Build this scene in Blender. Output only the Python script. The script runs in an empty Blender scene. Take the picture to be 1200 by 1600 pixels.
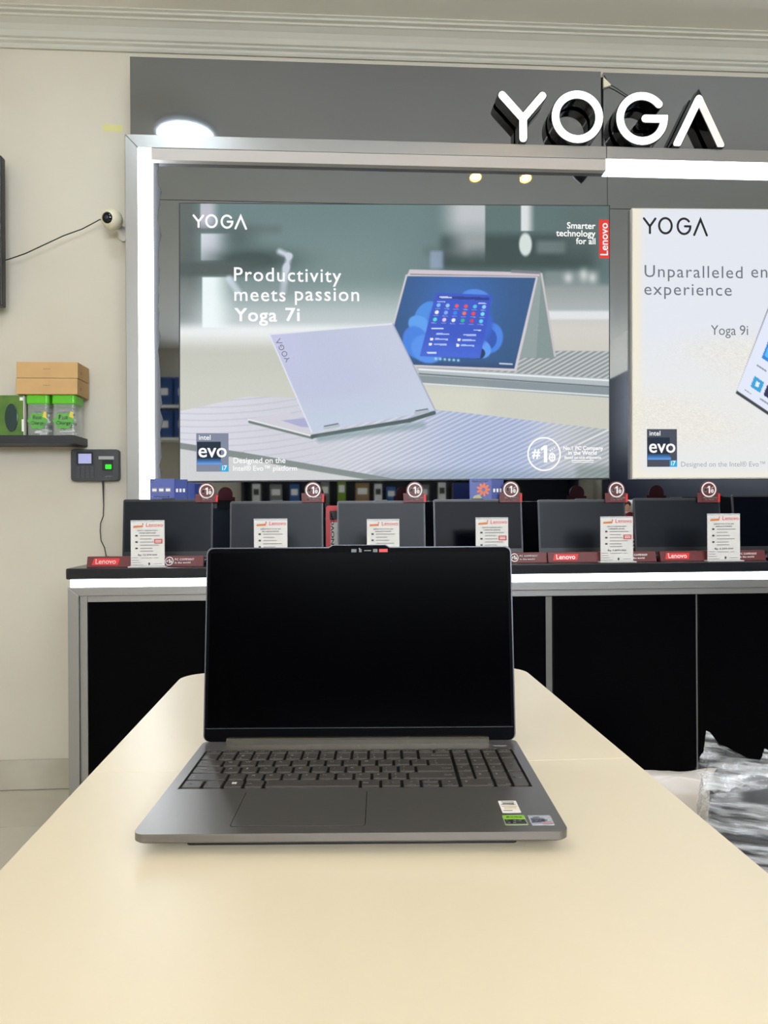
import bpy, bmesh, math, random
import numpy as np
from mathutils import Vector, Matrix, noise

# ------------------------------------------------------------------ camera
FPX, CAMH = 1173.0, 1.10
YAW, ROLL = math.atan(75 / FPX), 0.006
FW = Vector((math.sin(YAW), math.cos(YAW), 0))
R0 = Vector((math.cos(YAW), -math.sin(YAW), 0))
ZZ = Vector((0, 0, 1))
RT = R0 * math.cos(ROLL) - ZZ * math.sin(ROLL)
UP = ZZ * math.cos(ROLL) + R0 * math.sin(ROLL)
CAM = Vector((0, 0, CAMH))
sc = bpy.context.scene
cd = bpy.data.cameras.new('camera')
cam = bpy.data.objects.new('camera', cd)
sc.collection.objects.link(cam)
cd.sensor_fit = 'VERTICAL'
cd.sensor_height = 36.0
cd.lens = FPX / 1600 * 36.0
cd.clip_start = 0.02
mw = Matrix((RT, UP, -FW)).transposed().to_4x4()
mw.translation = CAM
cam.matrix_world = mw
sc.camera = cam

# ------------------------------------------------------------------ world, light levels, exposure
wd = bpy.data.worlds.new('room_world')
sc.world = wd
wd.use_nodes = True
wd.node_tree.nodes['Background'].inputs[0].default_value = (0.9, 0.95, 1.0, 1)
wd.node_tree.nodes['Background'].inputs[1].default_value = 0.6
sc.view_settings.view_transform = 'Standard'
sc.view_settings.look = 'None'
sc.view_settings.exposure = 0.0
sc.view_settings.gamma = 1.0
sc.view_settings.use_curve_mapping = False
LAMP_E = 34.0        # round ceiling lamps
FILL_PANEL_E = 6.0       # added square fill lights under the ceiling, out of view
LED_E = 15.0          # white led strips of the display
SIGN_E = 1.25        # lit faces of the sign letters
SPOT_E = 45.0       # warm spotlights
FILL_BAND_E = 19.5         # added glowing band opposite, fill light for walls and ceiling
sc.cycles.diffuse_bounces = 8


def at(px, py, Y):
    d = FW + RT * ((px - 600) / FPX) + UP * ((800 - py) / FPX)
    return CAM + d * (Y / d.y)


def atx(px, Y, py=600):
    return at(px, py, Y).x


# ------------------------------------------------------------------ helpers
def lin(c):
    c = np.asarray(c, dtype=np.float64) / 255.0
    return np.where(c <= 0.04045, c / 12.92, ((c + 0.055) / 1.055) ** 2.4)


MATS = {}


def mat(name, rgb, rough=0.5, metal=0.0, spec=0.5, emit=None, estr=0.0, noise_amt=0.0, noise_scale=5.0,
        bump=0.0, bump_scale=200.0, coat=0.0, rgb2=None, stretch=None, alpha=None, trans=0.0, sample=None):
    if name in MATS:
        return MATS[name]
    m = bpy.data.materials.new(name)
    m.use_nodes = True
    nt = m.node_tree
    p = nt.nodes['Principled BSDF']
    c = tuple(lin(rgb)) + (1,)
    p.inputs['Base Color'].default_value = c
    p.inputs['Roughness'].default_value = rough
    p.inputs['Metallic'].default_value = metal
    p.inputs['Specular IOR Level'].default_value = spec
    p.inputs['Coat Weight'].default_value = coat
    if trans:
        p.inputs['Transmission Weight'].default_value = trans
    if alpha is not None:
        p.inputs['Alpha'].default_value = alpha
    if emit is not None:
        p.inputs['Emission Color'].default_value = tuple(lin(emit)) + (1,)
        p.inputs['Emission Strength'].default_value = estr
    if noise_amt or bump:
        tc = nt.nodes.new('ShaderNodeTexCoord')
        mp = nt.nodes.new('ShaderNodeMapping')
        nt.links.new(tc.outputs['Object'], mp.inputs['Vector'])
        if stretch:
            mp.inputs['Scale'].default_value = stretch
    if noise_amt:
        n = nt.nodes.new('ShaderNodeTexNoise')
        n.inputs['Scale'].default_value = noise_scale
        n.inputs['Detail'].default_value = 5
        nt.links.new(mp.outputs['Vector'], n.inputs['Vector'])
        mx = nt.nodes.new('ShaderNodeMix')
        mx.data_type = 'RGBA'
        r2 = rgb2 if rgb2 is not None else tuple(v * (1 - noise_amt) for v in rgb)
        mx.inputs['A'].default_value = c
        mx.inputs['B'].default_value = tuple(lin(r2)) + (1,)
        rp = nt.nodes.new('ShaderNodeMapRange')
        rp.inputs['From Min'].default_value = 0.35
        rp.inputs['From Max'].default_value = 0.72
        nt.links.new(n.outputs['Fac'], rp.inputs['Value'])
        nt.links.new(rp.outputs['Result'], mx.inputs['Factor'])
        nt.links.new(mx.outputs['Result'], p.inputs['Base Color'])
    if bump:
        n2 = nt.nodes.new('ShaderNodeTexNoise')
        n2.inputs['Scale'].default_value = bump_scale
        nt.links.new(mp.outputs['Vector'], n2.inputs['Vector'])
        bp = nt.nodes.new('ShaderNodeBump')
        bp.inputs['Strength'].default_value = bump
        bp.inputs['Distance'].default_value = 0.002
        nt.links.new(n2.outputs['Fac'], bp.inputs['Height'])
        nt.links.new(bp.outputs['Normal'], p.inputs['Normal'])
    if sample:
        m.cycles.emission_sampling = sample
    MATS[name] = m
    return m


def print_mat(name, strength, glow=True):
    """a printed or lit picture: colours come from the mesh colour attribute"""
    m = bpy.data.materials.new(name)
    m.use_nodes = True
    nt = m.node_tree
    p = nt.nodes['Principled BSDF']
    a = nt.nodes.new('ShaderNodeAttribute')
    a.attribute_name = 'picture'
    if glow:
        nt.links.new(a.outputs['Color'], p.inputs['Emission Color'])
        p.inputs['Emission Strength'].default_value = strength
        p.inputs['Base Color'].default_value = (0.01, 0.01, 0.01, 1)
        m.cycles.emission_sampling = 'NONE'
    else:
        nt.links.new(a.outputs['Color'], p.inputs['Base Color'])
    p.inputs['Roughness'].default_value = 0.6
    p.inputs['Specular IOR Level'].default_value = 0.2
    MATS[name] = m
    return m


TXT = {}


def text_mesh(s, bold=0.0, res=3, space=1.0):
    key = (s, bold, res, space)
    if key not in TXT:
        cu = bpy.data.curves.new('txt', 'FONT')
        cu.body = s
        cu.resolution_u = res
        cu.offset = bold
        cu.space_character = space
        cu.fill_mode = 'FRONT' if hasattr(cu, 'fill_mode') else cu.fill_mode
        ob = bpy.data.objects.new('txt', cu)
        me = bpy.data.meshes.new_from_object(ob)
        vs = np.array([v.co[:2] for v in me.vertices]) if len(me.vertices) else np.zeros((0, 2))
        fs = [tuple(p.vertices) for p in me.polygons]
        bpy.data.objects.remove(ob)
        bpy.data.curves.remove(cu)
        bpy.data.meshes.remove(me)
        TXT[key] = (vs, fs)
    return TXT[key]


def capr():
    v = text_mesh('H')[0]
    return float(v[:, 1].max())


def rr(x0, x1, y0, y1, r, n=4):
    """rounded rectangle outline, counter-clockwise"""
    pts = []
    for cx, cy, a0 in ((x1 - r, y1 - r, 0), (x0 + r, y1 - r, 90), (x0 + r, y0 + r, 180), (x1 - r, y0 + r, 270)):
        for k in range(n + 1):
            a = math.radians(a0 + 90 * k / n)
            pts.append((cx + r * math.cos(a), cy + r * math.sin(a)))
    return pts


class B:
    def __init__(self):
        self.v, self.f, self.m = [], [], []

    def add(self, vs, fs, mi=0):
        o = len(self.v)
        self.v += [tuple(v) for v in vs]
        for f in fs:
            self.f.append(tuple(i + o for i in f))
            self.m.append(mi)
        return self

    def box(self, x0, x1, y0, y1, z0, z1, mi=0):
        if x0 > x1: x0, x1 = x1, x0
        if y0 > y1: y0, y1 = y1, y0
        if z0 > z1: z0, z1 = z1, z0
        vs = [(x0, y0, z0), (x1, y0, z0), (x1, y1, z0), (x0, y1, z0), (x0, y0, z1), (x1, y0, z1), (x1, y1, z1), (x0, y1, z1)]
        return self.add(vs, [(0, 3, 2, 1), (4, 5, 6, 7), (0, 1, 5, 4), (1, 2, 6, 5), (2, 3, 7, 6), (3, 0, 4, 7)], mi)

    def rings(self, rings, mi=0, cap=True, closed=True):
        n = len(rings[0])
        vs = [p for r in rings for p in r]
        fs = []
        for k in range(len(rings) - 1):
            for i in range(n if closed else n - 1):
                j = (i + 1) % n
                fs.append((k * n + i, k * n + j, (k + 1) * n + j, (k + 1) * n + i))
        if cap:
            fs.append(tuple(reversed(range(n))))
            fs.append(tuple((len(rings) - 1) * n + i for i in range(n)))
        return self.add(vs, fs, mi)

    def slab(self, poly, z0, z1, mi=0):          # outline in xy, extruded in z
        return self.rings([[(x, y, z0) for x, y in poly], [(x, y, z1) for x, y in poly]], mi)

    def plate(self, poly, y0, y1, mi=0):         # outline in xz (ccw seen from -y), from front y0 to back y1
        return self.rings([[(x, y1, z) for x, z in poly], [(x, y0, z) for x, z in poly]], mi)

    def flat(self, poly, y, mi=0):               # single face in xz facing -y
        return self.add([(x, y, z) for x, z in poly], [tuple(range(len(poly)))], mi)

    def tube(self, pts, r, n=8, mi=0):
        pts = [Vector(p) for p in pts]
        rings = []
        for i, p in enumerate(pts):
            t = (pts[min(i + 1, len(pts) - 1)] - pts[max(i - 1, 0)]).normalized()
            ref = Vector((0, 0, 1)) if abs(t.z) < 0.9 else Vector((1, 0, 0))
            u = t.cross(ref).normalized()
            w = u.cross(t)
            rad = r[i] if isinstance(r, (list, tuple)) else r
            rings.append([p + (u * math.cos(2 * math.pi * k / n) + w * math.sin(2 * math.pi * k / n)) * rad for k in range(n)])
        return self.rings(rings, mi)

    def lathe(self, prof, origin=(0, 0, 0), axis=(0, 0, 1), n=24, mi=0):
        q = Vector((0, 0, 1)).rotation_difference(Vector(axis).normalized())
        o = Vector(origin)
        return self.rings([[o + q @ Vector((r * math.cos(2 * math.pi * k / n), r * math.sin(2 * math.pi * k / n), h)) for k in range(n)]
                           for r, h in prof], mi)

    def text(self, s, fn, x0, z0, w=None, h=None, align='l', bold=0.0, mi=0, res=3, space=1.0):
        """text with its left baseline at (x0, z0) of a plane; fn maps (a, b) to a 3d point; w = width, h = capital height"""
        if bold >= .015:
            e = bold * .55
            for dx_, dz_ in ((-e, -e), (e, -e), (e, e), (-e, e)):
                self._text(s, fn, x0, z0, w, h, align, mi, res, space, dx_, dz_)
            return self
        return self._text(s, fn, x0, z0, w, h, align, mi, res, space, 0, 0)

    def _text(self, s, fn, x0, z0, w, h, align, mi, res, space, dx_, dz_):
        vs, fs = text_mesh(s, 0.0, res, space)
        if not len(vs): return self
        lo, hi = vs.min(0), vs.max(0)
        if w is None:
            sx = sz = h / capr()
        else:
            sx = w / (hi[0] - lo[0])
            sz = sx if h is None else h / capr()
        W = (hi[0] - lo[0]) * sx
        off = {'l': 0, 'c': -W / 2, 'r': -W}[align]
        return self.add([fn(x0 + off + (a - lo[0] + dx_) * sx, z0 + (b + dz_) * sz) for a, b in vs], fs, mi)

    def xf(self, M):
        self.v = [tuple(M @ Vector(v)) for v in self.v]
        return self

    def obj(self, name, mats, parent=None, smooth=None, bevel=0.0, seg=2, data_only=False):
        me = bpy.data.meshes.new(name)
        me.from_pydata(self.v, [], self.f)
        if not isinstance(mats, (list, tuple)): mats = [mats]
        for m in mats: me.materials.append(m)
        if len(mats) > 1: me.polygons.foreach_set('material_index', self.m)
        bm = bmesh.new()
        bm.from_mesh(me)
        if bevel:
            es = [e for e in bm.edges if len(e.link_faces) == 2 and e.calc_face_angle(0) > 0.6]
            bmesh.ops.bevel(bm, geom=es, offset=bevel, segments=seg, affect='EDGES', profile=0.5, clamp_overlap=True)
        if not any(len(e.link_faces) == 1 for e in bm.edges):
            bmesh.ops.recalc_face_normals(bm, faces=bm.faces)
        bm.to_mesh(me)
        bm.free()
        if smooth is not None:
            me.shade_smooth()
            me.set_sharp_from_angle(angle=math.radians(smooth))
        me.update()
        if data_only: return me
        return link(name, me, parent)


def link(name, me, parent=None):
    o = bpy.data.objects.new(name, me)
    sc.collection.objects.link(o)
    if parent is not None: o.parent = parent
    return o


def tag(o, label, cat, group=None):
    o['label'] = label
    o['category'] = cat
    if group: o['group'] = group
    return o


def thing(name, label, cat, loc=(0, 0, 0), rz=0.0, group=None):
    o = link(name, None)
    o.empty_display_size = 0.05
    o.location = loc
    o.rotation_euler = (0, 0, rz)
    return tag(o, label, cat, group)


def struct(o):
    o['kind'] = 'structure'
    return o


def yoga_strokes(a):
    """strokes of one sign letter in photo pixels of the big sign: list of (points, closed)"""
    if a == 'Y': return [[(786, 152), (818, 187), (818, 217)], [(848, 152), (818, 187)]]
    if a == 'O': return [[(902 + 34 * math.cos(2 * math.pi * k / 40), 183 + 34 * math.sin(2 * math.pi * k / 40)) for k in range(41)]]
    if a == 'G':
        arc = [(1003 + 34.5 * math.cos(t), 184 + 34.5 * math.sin(t)) for t in np.linspace(math.radians(-40), math.radians(-360), 36)]
        return [arc + [(1008, 184)]]
    return [[(1058, 222), (1093, 152), (1127, 223)]]


def stroke(b, pts, hw, fn, y0=None, y1=None, mi=0):
    """one stroke of half width hw with round ends; pts in a plane, fn maps (a, b, depth) to 3d"""
    P = [Vector(p) for p in pts]
    closed = (P[0] - P[-1]).length < 1e-6
    if closed: P = P[:-1]
    L, Rr = [], []
    n = len(P)
    for i, p in enumerate(P):
        d0 = (p - P[i - 1]).normalized() if (i > 0 or closed) else (P[1] - p).normalized()
        d1 = (P[(i + 1) % n] - p).normalized() if (i < n - 1 or closed) else d0
        t = (d0 + d1).normalized()
        nn = Vector((-t.y, t.x))
        k = hw / max(0.35, nn.dot(Vector((-d0.y, d0.x))))
        L.append(p + nn * k)
        Rr.append(p - nn * k)
    if closed:
        for (ya, yb) in ((y0, y1),):
            if y1 is None:
                vs = [fn(p.x, p.y, y0) for p in L] + [fn(p.x, p.y, y0) for p in Rr]
                b.add(vs, [(i, (i + 1) % n, n + (i + 1) % n, n + i) for i in range(n)], mi)
            else:
                vs = [fn(p.x, p.y, y) for y in (y0, y1) for q in (L, Rr) for p in q]
                fs = []
                for i in range(n):
                    j = (i + 1) % n
                    fs += [(i, j, n + j, n + i), (2 * n + i, 3 * n + i, 3 * n + j, 2 * n + j), (i, 2 * n + i, 2 * n + j, j), (n + i, n + j, 3 * n + j, 3 * n + i)]
                b.add(vs, fs, mi)
        return

    def capp(c, d):
        a0 = math.atan2(d.y, d.x)
        return [c + Vector((math.cos(a0 + t), math.sin(a0 + t))) * hw for t in np.linspace(-math.pi / 2, math.pi / 2, 8)[1:-1]]
    endc = capp(P[-1], P[-1] - P[-2])
    stc = capp(P[0], P[0] - P[1])
    # strip quads plus two fans
    def layer(y):
        return [fn(p.x, p.y, y) for p in L] + [fn(p.x, p.y, y) for p in Rr] + [fn(p.x, p.y, y) for p in endc] + [fn(p.x, p.y, y) for p in stc]
    ne, ns = len(endc), len(stc)
    fs = [(i, n + i, n + i + 1, i + 1) for i in range(n - 1)]
    fs.append(tuple([n - 1, 2 * n - 1] + [2 * n + k for k in range(ne)]))
    fs.append(tuple([n, 0] + [2 * n + ne + k for k in range(ns)]))
    if y1 is None:
        b.add(layer(y0), fs, mi)
        return
    N = 2 * n + ne + ns
    rim = [i for i in range(n - 1, -1, -1)] + [2 * n + ne + k for k in range(ns)] + [n + i for i in range(n)] + [2 * n + k for k in range(ne)]
    f2 = fs + [tuple(N + i for i in reversed(f)) for f in fs]
    for k in range(len(rim)):
        a, c = rim[k], rim[(k + 1) % len(rim)]
        f2.append((a, c, N + c, N + a))
    b.add(layer(y0) + layer(y1), f2, mi)


# ------------------------------------------------------------------ materials
M_wall = mat('wall_paint', (211, 204, 188), 0.75, noise_amt=0.05, noise_scale=1.6, rgb2=(202, 194, 177), bump=0.15, bump_scale=60)
M_ceil = mat('ceiling_paint', (238, 235, 225), 0.8)
M_floor = mat('floor_tile_glaze', (206, 200, 184), 0.22, noise_amt=0.05, noise_scale=3, rgb2=(196, 189, 172))
M_grout = mat('floor_grout', (120, 114, 100), 0.9)
M_skirt = mat('skirting_tile', (196, 190, 174), 0.5, noise_amt=0.1, noise_scale=4, rgb2=(172, 164, 146))
M_alu = mat('brushed_aluminium', (164, 163, 161), 0.36, metal=0.85, bump=0.05, bump_scale=400, stretch=(1, 1, 30))
M_mirror = mat('grey_mirror_acrylic', (150, 155, 162), 0.025, metal=1.0)
M_header = mat('grey_gloss_composite', (154, 157, 164), 0.05, metal=1.0)
M_film = mat('peeling_film', (30, 30, 32), 0.6)  # tone set darker to carry the shade on the film
M_led = mat('led_diffuser_lit', (240, 240, 240), 0.5, emit=(238, 246, 255), estr=LED_E)
M_leddead = mat('led_diffuser_off', (188, 181, 175), 0.45)
M_black = mat('black_satin', (14, 14, 16), 0.4)
M_blackgloss = mat('black_gloss_acrylic', (10, 10, 12), 0.08)
M_panel = mat('black_cabinet_panel', (2, 2, 4), 0.3, spec=0.05)
M_counter = mat('black_worktop', (22, 24, 30), 0.25)
M_table = mat('cream_laminate', (218, 204, 176), 0.36, noise_amt=0.02, noise_scale=2)
M_metalleg = mat('white_metal_leg', (220, 218, 212), 0.4)
M_white = mat('white_plastic', (235, 233, 228), 0.4)
M_cream = mat('cream_plastic', (226, 219, 192), 0.4)
M_paper = mat('white_paper', (220, 214, 208), 0.7)
M_signface = mat('sign_face', (245, 245, 245), 0.5, emit=(250, 250, 255), estr=SIGN_E)
M_maroon = mat('maroon_card', (100, 36, 38), 0.45)
M_red = mat('red_print', (222, 42, 40), 0.5)
M_wprint = mat('white_print', (242, 240, 238), 0.5)
M_gprint = mat('grey_print', (120, 116, 112), 0.6)
M_dprint = mat('dark_print', (44, 42, 44), 0.6)
M_oprint = mat('orange_print', (206, 122, 66), 0.6)
M_card = mat('cardboard', (206, 166, 112), 0.75, noise_amt=0.04, noise_scale=14)
M_cable = mat('black_cable', (34, 31, 28), 0.5)
M_acrylic = mat('clear_acrylic', (250, 252, 252), 0.05, alpha=0.22)

# ------------------------------------------------------------------ room shell
WY, CZ = 3.09, 3.075
XL, XR, YF = -2.5, 3.2, -3.3
struct(B().box(XL - .12, XR + .12, WY, WY + .12, 0, CZ + .12).obj('wall_back', M_wall))
struct(B().box(XL - .12, XL, YF, WY, 0, CZ + .12).obj('wall_left', M_wall))
struct(B().box(XR, XR + .12, YF, WY, 0, CZ + .12).obj('wall_right', M_wall))
struct(B().box(XL - .12, XR + .12, YF - .12, YF, 0, CZ + .12).obj('wall_front', M_wall))
struct(B().box(XL, XR, YF, WY, CZ, CZ + .12).obj('ceiling', M_ceil))
fl = struct(B().box(XL - .12, XR + .12, YF - .12, WY + .12, -0.12, -0.0035).obj('floor', M_grout))
tile_me = {}
TS, seam_y = 0.6, 2.72
ys = sorted([seam_y - k * TS for k in range(0, 12)] + [WY])
ys = [YF] + [y for y in ys if y > YF + .05]
xs = [XL] + [x for x in [-2.10 + k * TS for k in range(0, 10)] if x < XR - .05] + [XR]
for i in range(len(xs) - 1):
    for j in range(len(ys) - 1):
        w, d = round(xs[i + 1] - xs[i], 4), round(ys[j + 1] - ys[j], 4)
        if (w, d) not in tile_me:
            tile_me[(w, d)] = B().box(.0015, w - .0015, .0015, d - .0015, -.008, 0).obj('tile', M_floor, data_only=True)
        o = link('tile', tile_me[(w, d)], fl)
        o.location = (xs[i], ys[j], 0)
# added glowing band, unseen fill light, high in the wall opposite
wn = struct(B().box(-1.0, 2.5, YF + .002, YF + .03, 1.83, 2.93).obj('window_1', M_white))
for q in range(4):
    B().box(-.96 + q * .865, -.96 + q * .865 + .825, YF + .031, YF + .036, 1.87, 2.89).obj('pane', mat('frosted_daylight_glass', (240, 244, 248), .4, emit=(236, 244, 255), estr=FILL_BAND_E), wn)
# skirting: tiles with joints along the back wall
sk = struct(B().box(XL, XR, WY - .008, WY, 0, .116).obj('baseboard_back', M_grout))
for i in range(len(xs) - 1):
    B().box(xs[i] + .001, xs[i + 1] - .001, WY - .014, WY - .004, .002, .12).obj('tile', M_skirt, sk, bevel=.002)
# cornice: stepped moulding along the back wall
prof = [(0, -.115), (.010, -.115), (.014, -.108), (.014, -.098), (.024, -.092), (.024, -.084), (.032, -.080), (.040, -.062), (.054, -.044),
        (.074, -.030), (.080, -.028), (.080, -.020), (.094, -.016), (.094, -.008), (.104, -.004), (.104, 0), (0, 0)]
struct(B().rings([[(x, WY - a, CZ + b) for a, b in prof] for x in (XL, XR)]).obj('trim_1', mat('cornice_paint', (200, 197, 184), .8)))

# ------------------------------------------------------------------ ceiling lamps and added fill panels
def round_lamp(x, y, label):
    t = thing('ceiling_lamp', label, 'lamp', (x, y, CZ), group='round ceiling lamps')
    B().lathe([(.150, -.001), (.158, -.012), (.156, -.030), (.146, -.036), (.138, -.034), (.138, -.001)], n=40).obj('rim', M_white, t, smooth=40)
    B().lathe([(.138, -.031), (.10, -.036), (.03, -.038), (.001, -.038)][::-1], n=40).obj('diffuser', mat('lamp_diffuser', (250, 250, 250), 0.5, emit=(225, 243, 255), estr=LAMP_E), t, smooth=60)


round_lamp(-0.76, 1.98, 'round white ceiling lamp nearest the back wall, mirrored in the grey header panel')
M_fillpanel = mat('light_panel_diffuser', (250, 250, 250), 0.5, emit=(255, 246, 232), estr=FILL_PANEL_E)  # square panels added out of view to brighten the room
for k, (x, y) in enumerate(((-0.55, 0.2), (1.3, 0.2), (-0.6, -1.9), (1.3, -1.9))):
    t = thing('ceiling_light_panel', ['square ceiling light panel over the wall with the television', 'square ceiling light panel over the wrapped bags',
              'square ceiling light panel above the blue cartons', 'square ceiling light panel above the dark rack'][k], 'light', (x, y, CZ), group='square ceiling light panels')
    b = B()
    for a in ((-.31, -.29, -.31, .31), (.29, .31, -.31, .31), (-.29, .29, -.31, -.29), (-.29, .29, .29, .31)): b.box(*a, -.022, -.001)
    b.obj('frame', M_white, t)
    B().box(-.29, .29, -.29, .29, -.016, -.004).obj('diffuser', M_fillpanel, t)
M_warm = mat('warm_bulb', (255, 220, 150), 0.5, emit=(255, 200, 84), estr=SPOT_E)
for x, y, aim, lb in ((.78, 1.74, (0, .35, -1), 'white ceiling spotlight with warm bulb, first of three before the sign'),
                      (1.06, 1.74, (0, .35, -1), 'white ceiling spotlight with warm bulb, second of three before the sign'),
                      (1.36, 1.74, (.9, -.2, -.6), 'black ceiling spotlight turned aside, last of three before the sign'),
                      (-1.55, 1.6, (.35, .5, -1), 'white ceiling spotlight with warm bulb near the television')):
    t = thing('ceiling_spotlight', lb, 'spotlight', (x, y, CZ), group='warm ceiling spotlights')
    B().lathe([(.030, -.001), (.030, -.014), (.008, -.018), (.008, -.05), (.001, -.05)], n=16).obj('bracket', M_white, t, smooth=40)
    a = Vector(aim).normalized()
    B().lathe([(.001, -.03), (.026, -.03), (.034, .0), (.036, .05), (.031, .05), (.029, .03), (.001, .03)], origin=(0, 0, -.085), axis=a, n=20).obj('head', M_black if 'black' in lb else M_white, t, smooth=40)
    B().lathe([(.001, .034), (.027, .034), (.022, .042), (.001, .045)], origin=(0, 0, -.085), axis=a, n=16).obj('bulb', M_warm, t, smooth=50)

# ------------------------------------------------------------------ illuminated display wall
MY = 2.93                       # mirror plane
FY = 2.90                       # front of the aluminium frame
XEND = 2.85
fx0, fx1, fx2 = atx(197, FY), atx(217, FY), atx(238, FY)
fz0, fz1, fz2 = at(700, 222, FY).z, at(700, 242, FY).z, at(700, 260, FY).z
xsplit = atx(948, FY, 250)
CT = 0.927                      # counter height
dw = thing('display_wall', 'large grey mirrored display wall with aluminium frame and white light strips', 'display', (0, 0, 0))
B().box(fx0 + .02, XEND, MY + .03, WY - .002, CT + .001, 2.60).obj('carcass', M_black, dw)
# header: two composite panels with a dark joint
hx0, hz1, hgap = atx(203, 2.95, 90), at(600, 101, 2.95).z, atx(941, 2.95, 160)
B().box(hx0, hgap - .005, 2.95, 2.97, fz0 - .03, hz1).obj('header_panel', M_header, dw)
B().box(hgap + .005, XEND, 2.95, 2.97, fz0 - .03, hz1 - .003).obj('header_panel', M_header, dw)
B().box(hx0 + .01, XEND - .01, 2.972, WY - .002, fz0 - .03, hz1 - .01).obj('header_backing', M_black, dw)
# aluminium frame: left post and top rail with a mitred corner
B().plate([(fx0, CT + .001), (fx1, CT + .001), (fx1, fz1), (fx0, fz0)], FY, MY + .03).obj('frame_post', M_alu, dw, bevel=.002)
B().plate([(fx0, fz0), (fx1, fz1), (xsplit - .0008, fz1), (xsplit - .0008, fz0)], FY, MY + .03).obj('frame_rail', M_alu, dw, bevel=.002)
B().plate([(xsplit + .0008, fz1), (XEND, fz1), (XEND, fz0), (xsplit + .0008, fz0)], FY, MY + .03).obj('frame_rail', M_alu, dw, bevel=.002)
# light strips behind diffusers
B().box(fx1 + .0005, fx2, FY + .002, MY + .02, CT + .001, fz1 - .0005).obj('light_strip', M_led, dw, bevel=.001)
o = B().box(fx2 + .0005, xsplit - .001, FY + .002, MY + .02, fz2, fz1 - .0005).obj('light_strip', M_leddead, dw, bevel=.001)
o['label'] = 'dead unlit stretch of the light strip'
B().box(xsplit, XEND, FY + .002, MY + .02, fz2, fz1 - .0005).obj('light_strip', M_led, dw, bevel=.001)
# mirror panels inside the frame
zs = at(600, 319, MY).z
xm = atx(949, MY, 290)
B().box(fx2, xm - .001, MY, MY + .02, zs + .001, fz2 + .0).obj('mirror_panel', M_mirror, dw)
B().box(xm + .001, XEND, MY, MY + .02, zs + .001, fz2).obj('mirror_panel', M_mirror, dw)
B().box(fx2, xm - .001, MY, MY + .02, CT + .001, zs - .001).obj('mirror_panel', M_mirror, dw)
B().box(xm + .001, XEND, MY, MY + .02, CT + .001, zs - .001).obj('mirror_panel', M_mirror, dw)
# ragged edge of film along the left light strip
random.seed(4)
edge = []
z = CT + .25
while z < fz2 - .004:
    edge.append((fx2 + .021 + random.uniform(-.006, .004) + (.010 if random.random() < .16 else 0), z))
    z += random.uniform(.02, .05)
B().plate([(fx2 + .0005, CT + .25)] + edge + [(fx2 + .024, fz2 - .001), (fx2 + .0005, fz2 - .001)], MY - .0015, MY - .0002).obj('peeling_film', M_film, dw)
# wire and bracket by the header joint
pb = [at(943, 121, 2.94), at(955, 133, 2.94), at(943, 137, 2.94)]
B().plate([(p.x, p.z) for p in (pb[0], pb[2], pb[1])], 2.938, 2.9495).obj('bracket', M_cream, dw)
B().tube([at(944, 118, 2.942), at(951, 131, 2.940), at(962, 137, 2.942), at(975, 146, 2.944), at(985, 152, 2.944)], .0018, 6).obj('wire', M_cable, dw)

# sign letters standing on the rail
LY = 2.885
for a, lb in (('Y', 'lit white sign letter Y, first of the four over the display'), ('O', 'lit white ring-shaped sign letter O beside the header joint'),
              ('G', 'lit white open-ring sign letter G, third of the sign letters'), ('A', 'sign letter A without crossbar, last of the row')):
    st = yoga_strokes(a)
    allp = [p for s in st for p in s]
    ox, oz = at(sum(p[0] for p in allp) / len(allp), 222, LY).x, fz0
    t = thing('sign_letter', lb, 'sign letter', (ox, LY, oz), group='lit sign letters')
    S = at(1000, 187, LY) - at(900, 187, LY)
    k = S.x / 100.0
    c0 = at(902, 187, LY)
    dz = (c0.z - oz)
    def fn(px, py, y, c0=c0, ox=ox, oz=oz, k=k):
        return (c0.x + (px - 902) * k - ox, y, max(c0.z - (py - 187 - (px - 902) * .012) * k - oz, .0005))
    b = B()
    for s in st: stroke(b, s, 7.0, fn, .0, .052)
    b.obj('letter_body', M_blackgloss, t, smooth=35)
    b = B()
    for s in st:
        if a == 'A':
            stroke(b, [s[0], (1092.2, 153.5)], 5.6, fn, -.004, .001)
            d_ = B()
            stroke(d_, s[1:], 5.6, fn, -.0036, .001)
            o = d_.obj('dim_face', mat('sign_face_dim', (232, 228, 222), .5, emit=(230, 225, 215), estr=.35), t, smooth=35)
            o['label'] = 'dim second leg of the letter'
        else:
            stroke(b, s, 5.6, fn, -.004, .001)
    b.obj('lit_face', M_signface, t, smooth=35)

# ------------------------------------------------------------------ pictures for the two lightboxes
def S(a, lo, hi):
    t = np.clip((a - lo) / (hi - lo), 0, 1)
    return t * t * (3 - 2 * t)


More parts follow.
